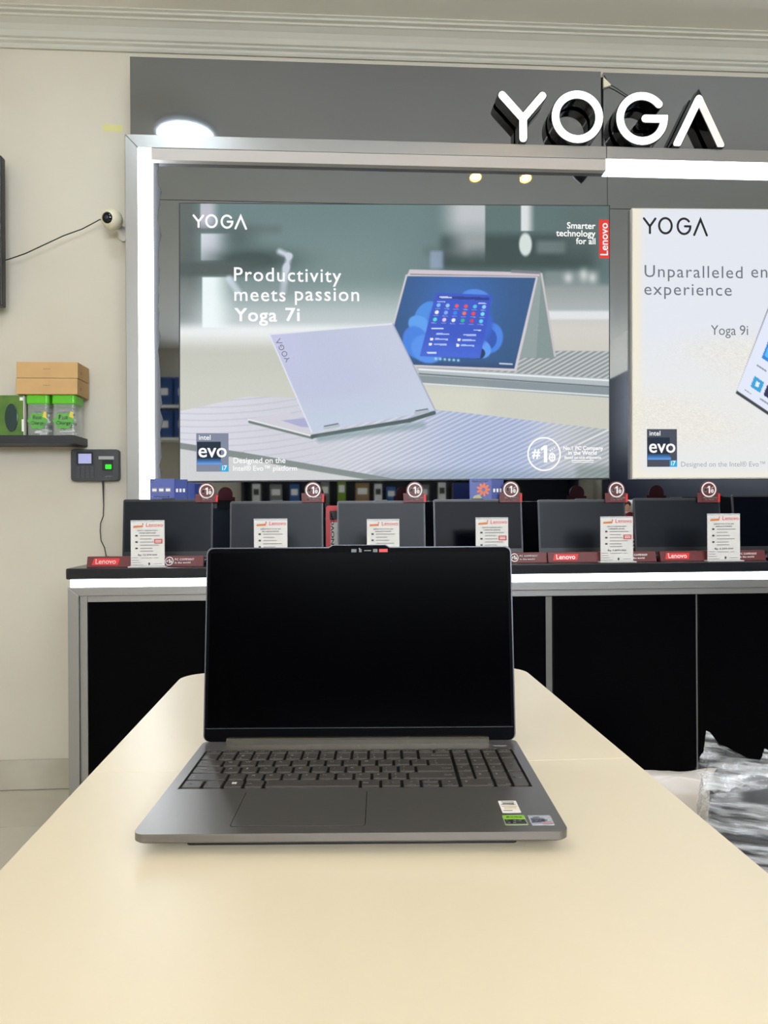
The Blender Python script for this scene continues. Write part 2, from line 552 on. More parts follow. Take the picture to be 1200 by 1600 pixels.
class Pic:
    def __init__(self, x0, x1, y0, y1, step, dt=0.0, db=0.0):
        self.nx, self.ny = int(round((x1 - x0) / step)) + 1, int(round((y1 - y0) / step)) + 1
        self.X, self.Y = np.meshgrid(np.linspace(x0, x1, self.nx), np.linspace(y0, y1, self.ny))
        u_, v_ = (self.X - x0) / (x1 - x0), (self.Y - y0) / (y1 - y0)
        self.Y = self.Y + u_ * (dt * (1 - v_) + db * v_)       # top and bottom edges slope on the wall
        self.C = np.zeros(self.X.shape + (3,)) + 128.0
        self.box4 = (x0, x1, y0, y1)

    def mix(self, mask, col):
        m = np.clip(mask, 0, 1)[..., None]
        self.C = self.C * (1 - m) + (np.asarray(col, dtype=float) if not callable(col) else col) * m

    def sbox(self, x0, x1, y0, y1, s=4, s2=None):
        X, Y = self.X, self.Y
        s2 = s if s2 is None else s2
        return S(X, x0 - s, x0 + s) * (1 - S(X, x1 - s2, x1 + s2)) * S(Y, y0 - s, y0 + s) * (1 - S(Y, y1 - s, y1 + s))

    def blob(self, cx, cy, rx, ry, p=1.0):
        return np.exp(-(((self.X - cx) / rx) ** 2 + ((self.Y - cy) / ry) ** 2) * p)

    def ell(self, cx, cy, rx, ry, ang=0, s=.15):
        a = math.radians(ang)
        dx, dy = self.X - cx, self.Y - cy
        u = (dx * math.cos(a) + dy * math.sin(a)) / rx
        v = (-dx * math.sin(a) + dy * math.cos(a)) / ry
        return 1 - S(np.sqrt(u * u + v * v), 1 - s, 1 + s)

    def poly(self, pts, s=.8):
        """convex polygon mask, soft edge"""
        area = sum(pts[i][0] * pts[(i + 1) % len(pts)][1] - pts[(i + 1) % len(pts)][0] * pts[i][1] for i in range(len(pts)))
        sg = 1 if area > 0 else -1
        m = np.ones_like(self.X)
        for i in range(len(pts)):
            (xa, ya), (xb, yb) = pts[i], pts[(i + 1) % len(pts)]
            L = math.hypot(xb - xa, yb - ya)
            d = sg * ((xb - xa) * (self.Y - ya) - (yb - ya) * (self.X - xa)) / L
            m = m * S(d, -s, s)
        return m

    def line(self, xa, ya, xb, yb, w, s=.8):
        L = math.hypot(xb - xa, yb - ya)
        ux, uy = (xb - xa) / L, (yb - ya) / L
        t = np.clip((self.X - xa) * ux + (self.Y - ya) * uy, 0, L)
        d = np.hypot(self.X - xa - t * ux, self.Y - ya - t * uy)
        return 1 - S(d, w - s, w + s)

    def uv(self, q):
        """homography of quad TL, TR, BR, BL to the unit square"""
        A, bb = [], []
        for (x, y), (u, v) in zip(q, ((0, 0), (1, 0), (1, 1), (0, 1))):
            A += [[x, y, 1, 0, 0, 0, -u * x, -u * y], [0, 0, 0, x, y, 1, -v * x, -v * y]]
            bb += [u, v]
        h = np.linalg.solve(np.array(A, float), np.array(bb, float))
        w = h[6] * self.X + h[7] * self.Y + 1
        return (h[0] * self.X + h[1] * self.Y + h[2]) / w, (h[3] * self.X + h[4] * self.Y + h[5]) / w

    def build(self, name, Y, m, parent):
        x0, x1, y0, y1 = self.box4
        # plane positions: exact unprojection of the grid onto the upright panel
        dx = FW.x + RT.x * (self.X - 600) / FPX + UP.x * (800 - self.Y) / FPX
        dy = FW.y + RT.y * (self.X - 600) / FPX + UP.y * (800 - self.Y) / FPX
        dz = FW.z + RT.z * (self.X - 600) / FPX + UP.z * (800 - self.Y) / FPX
        t = Y / dy
        V = np.stack([dx * t, np.full_like(t, Y), CAMH + dz * t], -1).reshape(-1, 3)
        nx, ny = self.nx, self.ny
        i = np.arange(nx - 1)[None, :] + nx * np.arange(ny - 1)[:, None]
        F = np.stack([i, i + nx, i + nx + 1, i + 1], -1).reshape(-1)
        me = bpy.data.meshes.new(name)
        nf = (nx - 1) * (ny - 1)
        me.vertices.add(len(V)); me.vertices.foreach_set('co', V.reshape(-1))
        me.loops.add(nf * 4); me.loops.foreach_set('vertex_index', F)
        me.polygons.add(nf); me.polygons.foreach_set('loop_start', np.arange(nf) * 4)
        me.update(calc_edges=True)
        at_ = me.attributes.new('picture', 'FLOAT_COLOR', 'POINT')
        col = np.ones((len(V), 4)); col[:, :3] = lin(np.clip(self.C, 0, 255)).reshape(-1, 3)
        at_.data.foreach_set('color', col.reshape(-1))
        me.materials.append(m)
        return link(name, me, parent)


M_pic = print_mat('lightbox_picture', 1.0)
def lit(name, rgb, k=1.0):
    return mat(name, (4, 4, 4), 0.6, spec=0.2, emit=rgb, estr=k, sample='NONE')
P_white, P_red, P_black = lit('lit_white', (252, 252, 252)), lit('lit_red', (232, 58, 50)), lit('lit_black', (34, 36, 40))
P_grey, P_lgrey = lit('lit_grey', (112, 116, 126)), lit('lit_light_grey', (165, 168, 174))
P_badge, P_navy, P_blue, P_cyan = lit('lit_badge', (128, 136, 156)), lit('lit_navy', (30, 44, 62)), lit('lit_blue', (70, 150, 225)), lit('lit_cyan', (40, 170, 230))
P_badged = lit('lit_badge_dark', (72, 78, 92))

PY = 2.908          # picture plane


def lx(px, py): p = at(px, py, PY); return p.x, p.z


def ptext(b, s, px0, px1, py, y=PY - .0015, h=None, bold=0.0, mi=0, align='l', space=1.0):
    a, c = at(px0, py, PY), at(px1, py, PY)
    hh = None if h is None else h * (c.x - a.x) / (px1 - px0)
    zm = (a.z + c.z) / 2
    return b.text(s, lambda u, v: (u, y, v), a.x, zm, w=c.x - a.x, h=hh, bold=bold, mi=mi, space=space)


def prect(b, x0, x1, y0, y1, y=PY - .001, mi=0):
    a, c = at(x0, y1, PY), at(x1, y0, PY)
    return b.flat([(a.x, a.z), (c.x, a.z), (c.x, c.z), (a.x, c.z)], y, mi)


def logo(b, x0, x1, y0, y1, hw, mi, y=PY - .0015):
    a, c = at(x0, y1, PY), at(x1, y0, PY)
    sx, sz = (c.x - a.x) / (1134 - 779), (c.z - a.z) / (229.5 - 145)
    for ch in 'YOGA':
        for s in yoga_strokes(ch):
            pts = [((p[0] - 779) * sx, (229.5 - p[1]) * sz) for p in s]
            stroke(b, pts, hw * sz, lambda u, v, d: (a.x + u, y, a.z + v), 0.0, None, mi)


def evo(par, x0, x1, y0, y1, dark):
    w, h = x1 - x0, y1 - y0
    b = B()
    prect(b, x0, x1, y0, y1, PY - .0006, 0)
    prect(b, x0 + .02 * w, x0 + .76 * w, y0 + .22 * h, y0 + .75 * h, PY - .0009, 1)
    for k in range(6):   # bluer towards the foot of the badge
        prect(b, x0 + .02 * w, x0 + (.76 if k < 3 else .8) * w, y0 + (.66 + .025 * k) * h, y0 + (.685 + .025 * k) * h, PY - .0012, 4 + k)
    prect(b, x0 + .76 * w, x1, y0 + .83 * h, y1, PY - .0009, 2)
    ptext(b, 'intel', x0 + .08 * w, x0 + .44 * w, y0 + .17 * h, bold=.02, mi=3)
    ptext(b, 'evo', x0 + .07 * w, x0 + .94 * w, y0 + .62 * h, bold=.02, mi=3)
    ptext(b, 'i7', x0 + .81 * w, x0 + .95 * w, y0 + .96 * h, bold=.02, mi=3)
    grad = [lit('lit_fade_%d' % k, (40 + 12 * k, 80 + 16 * k, 120 + 24 * k)) for k in range(6)]
    o = b.obj('badge', [P_badged if dark else P_badge, P_navy, P_cyan, P_white] + grad, par)
    o['label'] = 'square processor badge'
    return o


M_boxedge = mat('lightbox_edge', (30, 31, 33), 0.4)
M_boxedge2 = mat('lightbox_edge_pale', (205, 202, 194), 0.5)

# ---- lightbox one: dark photo of two thin laptops on slatted benches
x0, x1, y0, y1 = 281.5, 951.5, 318, 751.5
lb1 = thing('lightbox_poster', 'wide lightbox with photo of two silver laptops on slatted benches', 'lightbox', (0, 0, 0), group='lightboxes on the display wall')
cr = [at(*q, PY) for q in ((x0 - 2, y1 + 2), (x1 + 1.6, y1 - 3), (x1 + 1.6, y0 + 2.5), (x0 - 2, y0 - 1.5))]
B().plate([(q.x, q.z) for q in cr], PY + .0008, MY - .0005).obj('body', M_boxedge, lb1)
p = Pic(x0, x1, y0, y1, 1.0, 4.0, -5.0)
X, Y = p.X, p.Y
rng = np.random.RandomState(3)
p.C[:] = (104, 128, 128)
p.mix(S(Y, 320, 430) * (1 - S(X, 560, 700)) * .35, (140, 158, 158))
p.mix(S(X, 640, 760) * .55, (78, 98, 98))
p.mix(1 - S(X, 296, 322), (92, 100, 98))
p.mix(S(Y, 425, 505), (188, 198, 200))
p.mix(S(Y, 500, 516), (232, 236, 236))
p.mix(S(Y, 516, 552), (196, 197, 186))
p.mix(S(Y, 552, 620) * .8, (204, 204, 194))
p.mix(S(Y, 420, 470) * (1 - S(X, 282, 330)) * (1 - S(Y, 490, 520)) * .75, (120, 128, 126))
# bright window strips on the left
p.mix(p.sbox(313, 336, 300, 357, 1.5, 10) * .9, (196, 194, 206))
p.mix(p.sbox(283, 440, 352, 364, 8) * .5, (86, 96, 96))
p.mix(p.sbox(314, 352, 365, 407, 1.5, 20) * .95, (218, 222, 232))
p.mix(p.blob(392, 406, 66, 18) * 1.25, (58, 76, 74))
p.mix(p.blob(372, 372, 30, 22) * .7, (70, 86, 86))
p.mix(p.sbox(270, 400, 409, 431, 5, 40) * .95, (76, 88, 86))
p.mix(p.sbox(316, 352, 433, 512, 1.5, 22) * .98, (238, 248, 248))
p.mix(p.line(437, 393, 452, 400, 4, 4) + p.line(452, 400, 447, 420, 4, 4) + p.line(447, 418, 442, 456, 5, 4), (200, 208, 220))
p.mix(p.line(358, 436, 372, 456, 5, 4) * .8, (214, 224, 234))
p.mix(p.blob(430, 452, 60, 16) * .35, (120, 134, 134))
# right side: dark counter, bright windows, blurred objects
p.mix(p.sbox(690, 930, 366, 420, 10, 20) * .95, (52, 70, 70))
p.mix(p.sbox(662, 735, 388, 398, 10, 8) * .6, (84, 96, 98))
p.mix(p.sbox(700, 758, 300, 362, 24, 1.5) * .85, (206, 206, 212))
p.mix(p.sbox(712, 758, 366, 392, 24, 2) * .8, (204, 206, 210))
p.mix(p.sbox(814, 830, 300, 361, 1.5, 8) * .95, (224, 226, 228))
p.mix(p.ell(821, 382, 10, 18, 0, .2), (210, 220, 216))
p.mix(p.sbox(838, 884, 376, 396, 6) * .5, (150, 160, 162))
p.mix(p.sbox(880, 960, 318, 400, 20) * .6, (86, 102, 100))
p.mix(p.sbox(850, 936, 424, 446, 6) * .55, (150, 156, 156))
p.mix(p.blob(888, 434, 7, 8) + p.blob(912, 430, 7, 10) + p.blob(926, 434, 6, 8), (196, 200, 200))
p.mix(p.sbox(845, 960, 446, 484, 6) * .6, (170, 172, 170))
p.mix(p.sbox(672, 692, 392, 420, 4) * .7, (150, 166, 196))
p.mix(p.sbox(840, 960, 486, 500, 3) * .9, (226, 228, 230))
p.mix(p.sbox(840, 960, 500, 548, 5) * .9, (204, 200, 192))
# rear bench with slats
bench = p.poly([(640, 566), (640, 556), (868, 548), (960, 549), (960, 594), (655, 576)])
p.mix(bench, (150, 158, 160))
ph = (X - 860) * .55 + (Y - 550) * 1.0
p.mix(bench * S(X, 700, 840) * (0.5 + 0.5 * np.sin(ph * .95)) * .75, (214, 216, 216))
p.mix(bench * S(X, 700, 840) * (0.5 - 0.5 * np.sin(ph * .95)) * .35, (92, 100, 102))
p.mix(p.poly([(650, 574), (960, 592), (960, 606), (655, 586)]), (176, 186, 190))
p.mix(p.poly([(650, 586), (960, 606), (960, 622), (655, 600)]), (134, 146, 152))
p.mix(p.line(655, 584, 960, 605, 1.0), (92, 106, 110))
p.mix(p.line(655, 577, 960, 595, 1.3), (236, 238, 240))
p.mix(p.line(655, 599, 960, 619, 1.2), (220, 226, 228))
p.mix(p.sbox(655, 960, 606, 672, 2) * S(Y - (X - 655) * .066, 603, 606), (203, 203, 190))
p.mix(p.sbox(655, 760, 606, 660, 16) * .35, (222, 222, 204))
# front bench
fb = p.poly([(270, 645), (388, 619), (470, 622), (700, 642), (960, 672), (960, 760), (640, 760), (380, 712), (270, 694)])
p.mix(fb, (205, 206, 216))
g = S(X, 560, 760) * (1 - S(X, 800, 900))
p.mix(fb * g, (164, 178, 214))
p.mix(fb * S(X, 830, 940) * .9, (172, 176, 178))
p.mix(fb * (1 - S(X, 280, 460)) * .6, (224, 223, 234))
ph2 = (Y - 640) + .48 * (X - 600)
st2 = 0.5 + 0.5 * np.sin(ph2 * .92 + .6 * np.sin(ph2 * .11))
p.mix(fb * S(X, 470, 590) * st2 ** 2 * .5, (226, 230, 240))
p.mix(fb * S(X, 470, 590) * (1 - st2) * .2, (120, 132, 150))
ph3 = (Y - 640) + .10 * (X - 400) + .0006 * (X - 400) ** 2
st3 = S(np.sin(ph3 * .62), .55, .98)
p.mix(fb * (1 - S(X, 450, 560)) * st3 * .3, (164, 166, 182))
p.mix(fb * p.sbox(580, 900, 735, 770, 10) * .4, (120, 140, 150))
p.mix(p.line(270, 695, 380, 712, 5) + p.line(380, 712, 645, 758, 5), (128, 138, 136))
below = S((Y - 700) - (X - 282) * .165, 0, 3) * (1 - S(X, 620, 650))
p.mix(below, (206, 207, 208))
p.mix(p.line(905, 694, 950, 672, 1.2), (226, 228, 228))
p.mix(p.sbox(900, 960, 728, 760, 8) * .5, (96, 116, 110))
# tent laptop
p.mix(p.poly([(843, 424), (848, 428), (868, 560), (812, 559)]), (128, 146, 144))
p.mix(p.poly([(843, 424), (846, 428), (838, 558), (812, 559)]) * .35, (170, 180, 180))
p.mix(p.line(846, 428, 867, 556, 1.6), (196, 190, 194))
p.mix(p.poly([(640, 421), (844, 426), (842, 433), (636, 430)]), (206, 194, 204))
p.mix(p.line(642, 429.5, 840, 433, 1.4), (60, 66, 74))
p.mix(p.line(800, 424, 842, 426, 2.2), (120, 124, 130))
sq = [(635.5, 430), (838, 433), (805, 578), (597, 568)]
p.mix(p.poly([(634, 429), (841, 432), (807, 580), (596, 571)]), (206, 200, 206))
p.mix(p.poly([(636.5, 431.5), (837, 434), (803.5, 576), (600, 568)]), (44, 84, 130))
scr = p.poly([(636.5, 431.5), (837, 434), (803.5, 576), (600, 568)])
p.mix(scr * p.blob(715, 470, 70, 60) * .8, (54, 108, 190))
p.mix(scr * S(Y, 562, 574) * .6, (40, 64, 104))
for cx, cy, rx, ry, an, c in ((744, 468, 24, 16, 10, (80, 138, 226)), (665, 490, 14, 22, 40, (74, 140, 224)), (655, 508, 18, 14, 30, (92, 158, 236)),
                              (650, 535, 20, 26, -20, (66, 128, 222)), (668, 545, 26, 22, 20, (84, 144, 232)), (766, 528, 20, 24, 10, (70, 130, 224)),
                              (762, 530, 14, 17, 10, (40, 84, 176)), (752, 545, 16, 14, 40, (96, 156, 238)), (748, 552, 10, 9, 0, (30, 50, 96)), (720, 505, 50, 44, 0, (52, 96, 200))):
    p.mix(scr * p.ell(cx, cy, rx, ry, an, .1), c)
win = [(681, 457.5), (770, 461), (750, 560), (656, 556.5)]
u, v = p.uv(win)
wm = p.poly(win)
p.mix(wm, (52, 84, 196))
p.mix(wm * S(v, .6, 1) * .6, (70, 110, 220))
def wbox(a0, a1, b0, b1): return wm * (u > a0) * (u < a1) * (v > b0) * (v < b1)
p.mix(wbox(.05, .95, .045, .09), (34, 56, 140))
p.mix(wbox(.08, .3, .055, .08), (200, 214, 240))
cols = [(120, 190, 250), (150, 200, 250), (230, 90, 100), (230, 80, 90), (90, 190, 230), (150, 210, 255), (240, 240, 250), (130, 170, 250), (60, 130, 240),
        (240, 110, 90), (250, 60, 70), (120, 220, 230), (90, 220, 220), (230, 200, 230), (235, 235, 235), (40, 180, 150), (200, 60, 90), (90, 210, 240)]
for k in range(18):
    cu, cv = .1 + .158 * (k % 6), .2 + .115 * (k // 6)
    p.mix(wm * (1 - S(np.hypot((u - cu) * 1.0, (v - cv) * 1.1), .026, .042)), cols[k])
    p.mix(wbox(cu - .045, cu + .045, cv + .048, cv + .060) * .5, (200, 210, 240))
p.mix(wbox(.06, .2, .135, .15) + wbox(.78, .92, .135, .15), (190, 204, 240))
p.mix(wbox(.08, .28, .56, .58) + wbox(.8, .92, .565, .58), (210, 220, 245))
for r_ in range(3):
    for c_ in range(2):
        p.mix(wbox(.1 + .46 * c_, .15 + .46 * c_, .635 + .08 * r_, .675 + .08 * r_), (236, 236, 240) if r_ else (60, 90, 170))
        p.mix(wbox(.18 + .46 * c_, .4 + .46 * c_, .64 + .08 * r_, .665 + .08 * r_), (170, 190, 235))
p.mix(wbox(.1, .26, .93, .955), (200, 214, 240))
for k in range(6): p.mix(p.blob(681 + 7 * k, 560.5 + .5 * k, 2, 2) * 1.2, (160, 215, 240))
p.mix(p.line(781, 568, 800, 569, 1.2), (200, 210, 225))
# near laptop seen from behind: base, then lid
p.mix(p.poly([(386, 655), (452, 644), (492, 668), (488, 683)]), (206, 204, 214))
p.mix(p.poly([(440, 657), (478, 653), (488, 668), (470, 667)]), (170, 172, 206))
p.mix(p.line(390, 659, 488, 684, 2.2), (110, 122, 118))
p.mix(p.line(388, 655.5, 486, 681, 1.2), (228, 228, 230))
p.mix(p.line(488, 682, 640, 657, 3.0) + p.line(640, 657, 678, 645, 3.0), (74, 92, 92))
p.mix(p.line(500, 686, 660, 664, 5, 5) * .6, (120, 146, 150))
lid = p.poly([(421, 522.5), (614, 506), (680, 641), (487, 675)])
p.mix(lid, (188, 194, 218))
uu, vv = p.uv([(421, 522.5), (614, 506), (680, 641), (487, 675)])
p.mix(lid * S(uu, .35, 1.0) * .5, (200, 206, 222))
p.mix(lid * S(vv, .5, 1.0) * .6, (196, 210, 226))
p.mix(lid * (1 - S(uu, 0, .35)) * (1 - S(vv, 0, .6)) * .7, (196, 196, 232))
p.mix(p.line(421, 522.5, 614, 506, 1.1), (226, 228, 236))
p.mix(p.line(421, 522.5, 487, 675, 1.1), (222, 224, 238))
p.mix(p.line(614, 506, 680, 641, 1.0), (160, 168, 190))
p.mix(p.line(508, 668, 528, 664, 3.0) + p.line(650, 645, 668, 642, 3.0), (178, 186, 196))
p.mix(p.line(507, 666, 528, 662, .8) + p.line(650, 642, 668, 639, .8), (84, 94, 100))
p.C += rng.normal(0, 1.2, p.C.shape[:2])[..., None]
p.build('picture', PY, M_pic, lb1)
b = B(); logo(b, 301, 386, 336.5, 358, 6.2, 0); b.obj('logo', P_white, lb1)
ptext(B(), 'Productivity', 366, 533, 440, h=21, bold=.015, space=1.12).obj('slogan_word', P_white, lb1)
ptext(B(), 'meets', 366.5, 446, 470.5, h=21, bold=.015, space=1.12).obj('slogan_word', P_white, lb1)
ptext(B(), 'passion', 461, 561, 470, h=21, bold=.015, space=1.12).obj('slogan_word', P_white, lb1)
ptext(B(), 'Yoga', 367, 432.5, 502, h=20, bold=.032, space=1.08).obj('slogan_word', P_white, lb1)
ptext(B(), '7i', 446.5, 468, 501.5, h=20, bold=.032, space=1.08).obj('slogan_word', P_white, lb1)
b = B(); ptext(b, 'Smarter', 886, 930, 357.5, bold=.035); ptext(b, 'technology', 869, 930, 369.5, bold=.035); ptext(b, 'for all', 900, 930, 381.5, bold=.035)
b.obj('tagline', P_white, lb1)
b = B()
prect(b, 936, 951.4, 343.5, 403.5, PY - .0008, 0)
a, c = at(949.5, 399, PY), at(949.5, 349, PY)
b.text('Lenovo', lambda q, r_: (a.x - r_, PY - .0015, a.z + q), 0, 0, w=c.z - a.z, bold=.02, mi=1)
b.obj('red_tab', [P_red, P_white], lb1)
evo(lb1, 307, 357, 677, 737, False)
b = B(); ptext(b, 'Designed on the', 365, 446, 723.5, bold=.02); ptext(b, 'Intel\u00ae Evo\u2122 platform', 364.5, 464, 735.5, bold=.02)
b.obj('caption', P_white, lb1)


def number_one(b, fn, cx, cz, r, ring, mi, segs=28):
    """ring with #1 and a small globe"""
    pts = [(cx + r * math.cos(2 * math.pi * k / segs), cz + r * math.sin(2 * math.pi * k / segs)) for k in range(segs + 1)]
    stroke(b, pts, ring, lambda u_, v_, d: fn(u_, v_), 0, None, mi)
    b.text('#', fn, cx - r * .74, cz - r * .22, w=r * .48, bold=.05, mi=mi)
    b.add([fn(cx - r * .02, cz - r * .52), fn(cx + r * .20, cz - r * .52), fn(cx + r * .20, cz + r * .54), fn(cx + r * .02, cz + r * .54), fn(cx - r * .20, cz + r * .38), fn(cx - r * .20, cz + r * .18), fn(cx - r * .02, cz + r * .28)],
          [(0, 1, 2, 3, 6), (3, 4, 5, 6)], mi)
    g = [(cx + r * .50 + r * .17 * math.cos(2 * math.pi * k / 12), cz - r * .20 + r * .24 * math.sin(2 * math.pi * k / 12)) for k in range(13)]
    stroke(b, g, r * .05, lambda u_, v_, d: fn(u_, v_), 0, None, mi)
    for k in range(3):
        b.add([fn(cx + r * (.30 + .15 * k), cz + r * (.20 + .10 * k)), fn(cx + r * (.42 + .12 * k), cz + r * (.16 + .06 * k)), fn(cx + r * (.46 + .12 * k), cz + r * (.30 + .06 * k))], [(0, 1, 2)], mi)
    stroke(b, [(cx + r * .36, cz - r * .20), (cx + r * .64, cz - r * .20)], r * .04, lambda u_, v_, d: fn(u_, v_), 0, None, mi)
    stroke(b, [(cx + r * .50, cz - r * .42), (cx + r * .50, cz + r * .02)], r * .04, lambda u_, v_, d: fn(u_, v_), 0, None, mi)


b = B()
cc = at(850, 709.5, PY); rad = at(875, 709.5, PY).x - cc.x
number_one(b, lambda u_, v_: (u_, PY - .0015, v_), cc.x, cc.z, rad, rad * .05, 0, 48)
ptext(b, 'No.1 PC Company', 880, 942, 703, bold=.05); ptext(b, 'in the World', 888, 932, 710.5, bold=.05); ptext(b, 'Based on unit shipments', 882, 939, 716.8, bold=.04)
prect(b, 893, 928, 719, 720.4, PY - .0015); prect(b, 893, 927, 721.8, 722.8, PY - .0015)
b.obj('number_one_mark', P_white, lb1)
b = B()
lp = [at(455, 563, PY), at(438, 528, PY)]
d = (lp[1] - lp[0])
L_ = d.length; e1 = d / L_; e2 = Vector((-e1.z, 0, e1.x))
sx_ = L_ / (1134 - 779)
for ch in 'YOGA':
    for s in yoga_strokes(ch):
        stroke(b, [((q[0] - 779) * sx_, (229.5 - q[1]) * sx_ * 1.0) for q in s], 5.5 * sx_,
               lambda u_, v_, dd: tuple(lp[0] + e1 * u_ + e2 * v_ + Vector((0, -.0015, 0))), 0, None, 0)
b.obj('lid_logo', P_grey, lb1)

# ---- lightbox two: white sand picture, cut by the photo's edge
lb2 = thing('lightbox_poster', 'white lightbox with sand picture and dark thin lettering', 'lightbox', (0, 0, 0), group='lightboxes on the display wall')
x0, x1, y0, y1 = 989, 1640, 326.5, 746.5
cr = [at(*q, PY) for q in ((x0 - 1.5, y1 + 2), (x1 + 2, y1 - .5), (x1 + 2, y0 + 3.5), (x0 - 1.5, y0 - 1.5))]
B().plate([(q.x, q.z) for q in cr], PY + .0008, MY - .0005).obj('body', M_boxedge2, lb2)
p = Pic(x0, x1, y0, y1, 1.3, 5.0, -2.5)
X, Y = p.X, p.Y
p.C[:] = (226, 230, 238)
p.mix(1 - S(X, 989, 1012), (240, 232, 208))
p.mix(S(Y, 500, 640) * .5, (236, 234, 226))
sand = np.zeros_like(X)
for k in range(7): sand += p.blob(1010 + 70 * k, 640 - 22 * k + 60 * math.sin(k * 2.1), 90, 26, 1.0)
p.mix(np.clip(sand, 0, 1) * S(Y, 480, 560) * .55, (234, 229, 214))
n_ = rng.normal(0, 1, X.shape)
n_ = (n_ + np.roll(n_, 1, 1)) * .7
p.C += (n_ * 4.0 * np.clip(sand + .12, 0, 1) * S(Y, 470, 560))[..., None]
p.mix(S(Y, 728, 746) * .6, (244, 236, 214))
o_, ex, ey = np.array((1151., 610.)), np.array((252., 169.)), np.array((92., -235.))
q = [tuple(o_ + ey), tuple(o_ + ey + ex), tuple(o_ + ex), tuple(o_)]
p.mix(p.poly([tuple(o_ + ey * 1.01 + np.array((-2, -1))), tuple(o_ + ey + ex), tuple(o_ + ex + np.array((3, 8))), tuple(o_ + np.array((-1.5, 4.5)))]), (58, 62, 66))
tm = p.poly(q)
p.mix(tm, (226, 232, 248))
u, v = p.uv(q)
def tb(a0, a1, b0, b1): return tm * (u > a0) * (u < a1) * (v > b0) * (v < b1)
p.mix(tb(.06, .22, .42, .74), (44, 132, 222)); p.mix(tb(.24, .9, .30, .74), (120, 186, 240))
p.mix(tb(.07, .2, .66, .72), (90, 190, 250)); p.mix(tb(.09, .19, .48, .53), (220, 235, 250)); p.mix(tb(.08, .17, .57, .61), (200, 225, 250))
p.mix(tb(.06, .12, .86, .93), (52, 162, 216)); p.mix(tb(.08, .10, .88, .91), (230, 240, 250)); p.mix(tb(.14, .19, .86, .93), (44, 44, 84)); p.mix(tb(.22, .27, .85, .92), (200, 90, 60))
p.mix(tb(.05, .11, .79, .80) + tb(.04, .08, .965, .97) + tb(.13, .2, .955, .965), (150, 156, 170))
p.build('picture', PY, M_pic, lb2)
b = B(); logo(b, 1004, 1106, 341, 368.5, 5.0, 0); b.obj('logo', P_black, lb2)
ptext(B(), 'Unparalleled', 1007, 1160, 434, h=18, space=1.12).obj('slogan_word', P_grey, lb2)
ptext(B(), 'entertainment', 1173.5, 1345, 435, h=18, space=1.12).obj('slogan_word', P_grey, lb2)
ptext(B(), 'experience', 1006.5, 1143, 461.5, h=18, space=1.12).obj('slogan_word', P_grey, lb2)
ptext(B(), 'Yoga', 1110.5, 1149.6, 523.5, h=14.5).obj('slogan_word', P_grey, lb2)
ptext(B(), '9i', 1155.6, 1168.6, 523.5, h=14.5).obj('slogan_word', P_grey, lb2)
evo(lb2, 1011, 1057.5, 670.5, 729.5, True)
b = B(); ptext(b, 'Designed on the Intel\u00ae Evo\u2122 platform', 1064, 1236, 729); b.obj('caption', P_lgrey, lb2)

# ------------------------------------------------------------------ counter cabinet
CY = 2.44           # front of the cabinet
cx0 = atx(106, CY, 1000)
cab = thing('counter_cabinet', 'long black display counter with aluminium edging and white light strip', 'cabinet', (0, 0, 0))
zl0, zl1 = .8665, .892          # light strip
zr0 = .839                       # foot of the top rail
xi = atx(123, CY, 1000)
xp = atx(135, CY, 1000)
B().box(cx0 + .004, XEND, CY + .035, WY - .03, .06, zl1).obj('carcass', M_black, cab)
B().box(cx0 + .03, XEND - .02, CY + .06, WY - .05, 0.0, .06).obj('plinth', M_black, cab)
B().slab(rr(cx0 - .004, XEND + .01, CY - .012, WY - .025, .012), zl1, CT).obj('worktop', M_counter, cab, bevel=.004)
B().box(cx0 + .008, XEND, CY + .002, CY + .03, zl0, zl1).obj('light_strip', M_led, cab, bevel=.001)
B().plate([(cx0, 0), (xi, 0), (xi, zr0), (cx0, zl0)], CY, CY + .034).obj('frame_post', M_alu, cab, bevel=.0015)
B().plate([(cx0, zl0), (xi, zr0), (XEND, zr0), (XEND, zl0)], CY, CY + .034).obj('frame_rail', M_alu, cab, bevel=.0015)
B().box(xi + .0005, xp, CY + .010, CY + .034, .03, zr0 - .0005).obj('inner_post', M_alu, cab, bevel=.001)
B().box(xp + .0005, XEND, CY + .010, CY + .034, .818, zr0 - .0005).obj('inner_rail', M_alu, cab, bevel=.001)
edges = [xp + .002] + [atx(p_, CY + .02, 1000) for p_ in (400, 629, 858, 1088.5)]
w_ = edges[4] - edges[3]
while edges[-1] + w_ < XEND: edges.append(edges[-1] + w_)
edges.append(XEND - .002)
for i in range(len(edges) - 1):
    g0 = .013 if i == 3 else .006
    g1 = .013 if i == 2 else .006
    B().box(edges[i] + (g0 if i else 0), edges[i + 1] - g1, CY + .012, CY + .0345, .05, .8175).obj('door', M_panel, cab, bevel=.001)
    if i: B().box(edges[i] - .006 if i != 3 else edges[i] - .0115, edges[i] + .005 if i != 3 else edges[i] + .0115, CY + .0245, CY + .0345, .05, .8175).obj('mullion', mat('grey_mullion', (122, 120, 116), .4, metal=.4), cab)

# ------------------------------------------------------------------ open laptops on the counter
M_lap = mat('laptop_shell_grey', (62, 65, 72), 0.35, metal=0.3)
M_scr2 = mat('dark_screen_gloss', (3, 5, 13), 0.15, spec=0.03)
M_scr = mat('dark_screen_matte', (15, 21, 29), 0.36, spec=0.2)
M_bez = mat('screen_bezel', (20, 21, 24), 0.4)
M_keyd = mat('counter_keys', (24, 24, 27), 0.5)
LW, LD, LH = .322, .195, .213
def lid_matrix(y, z, tilt): return Matrix.Translation((0, y, z)) @ Matrix.Rotation(-tilt, 4, 'X')


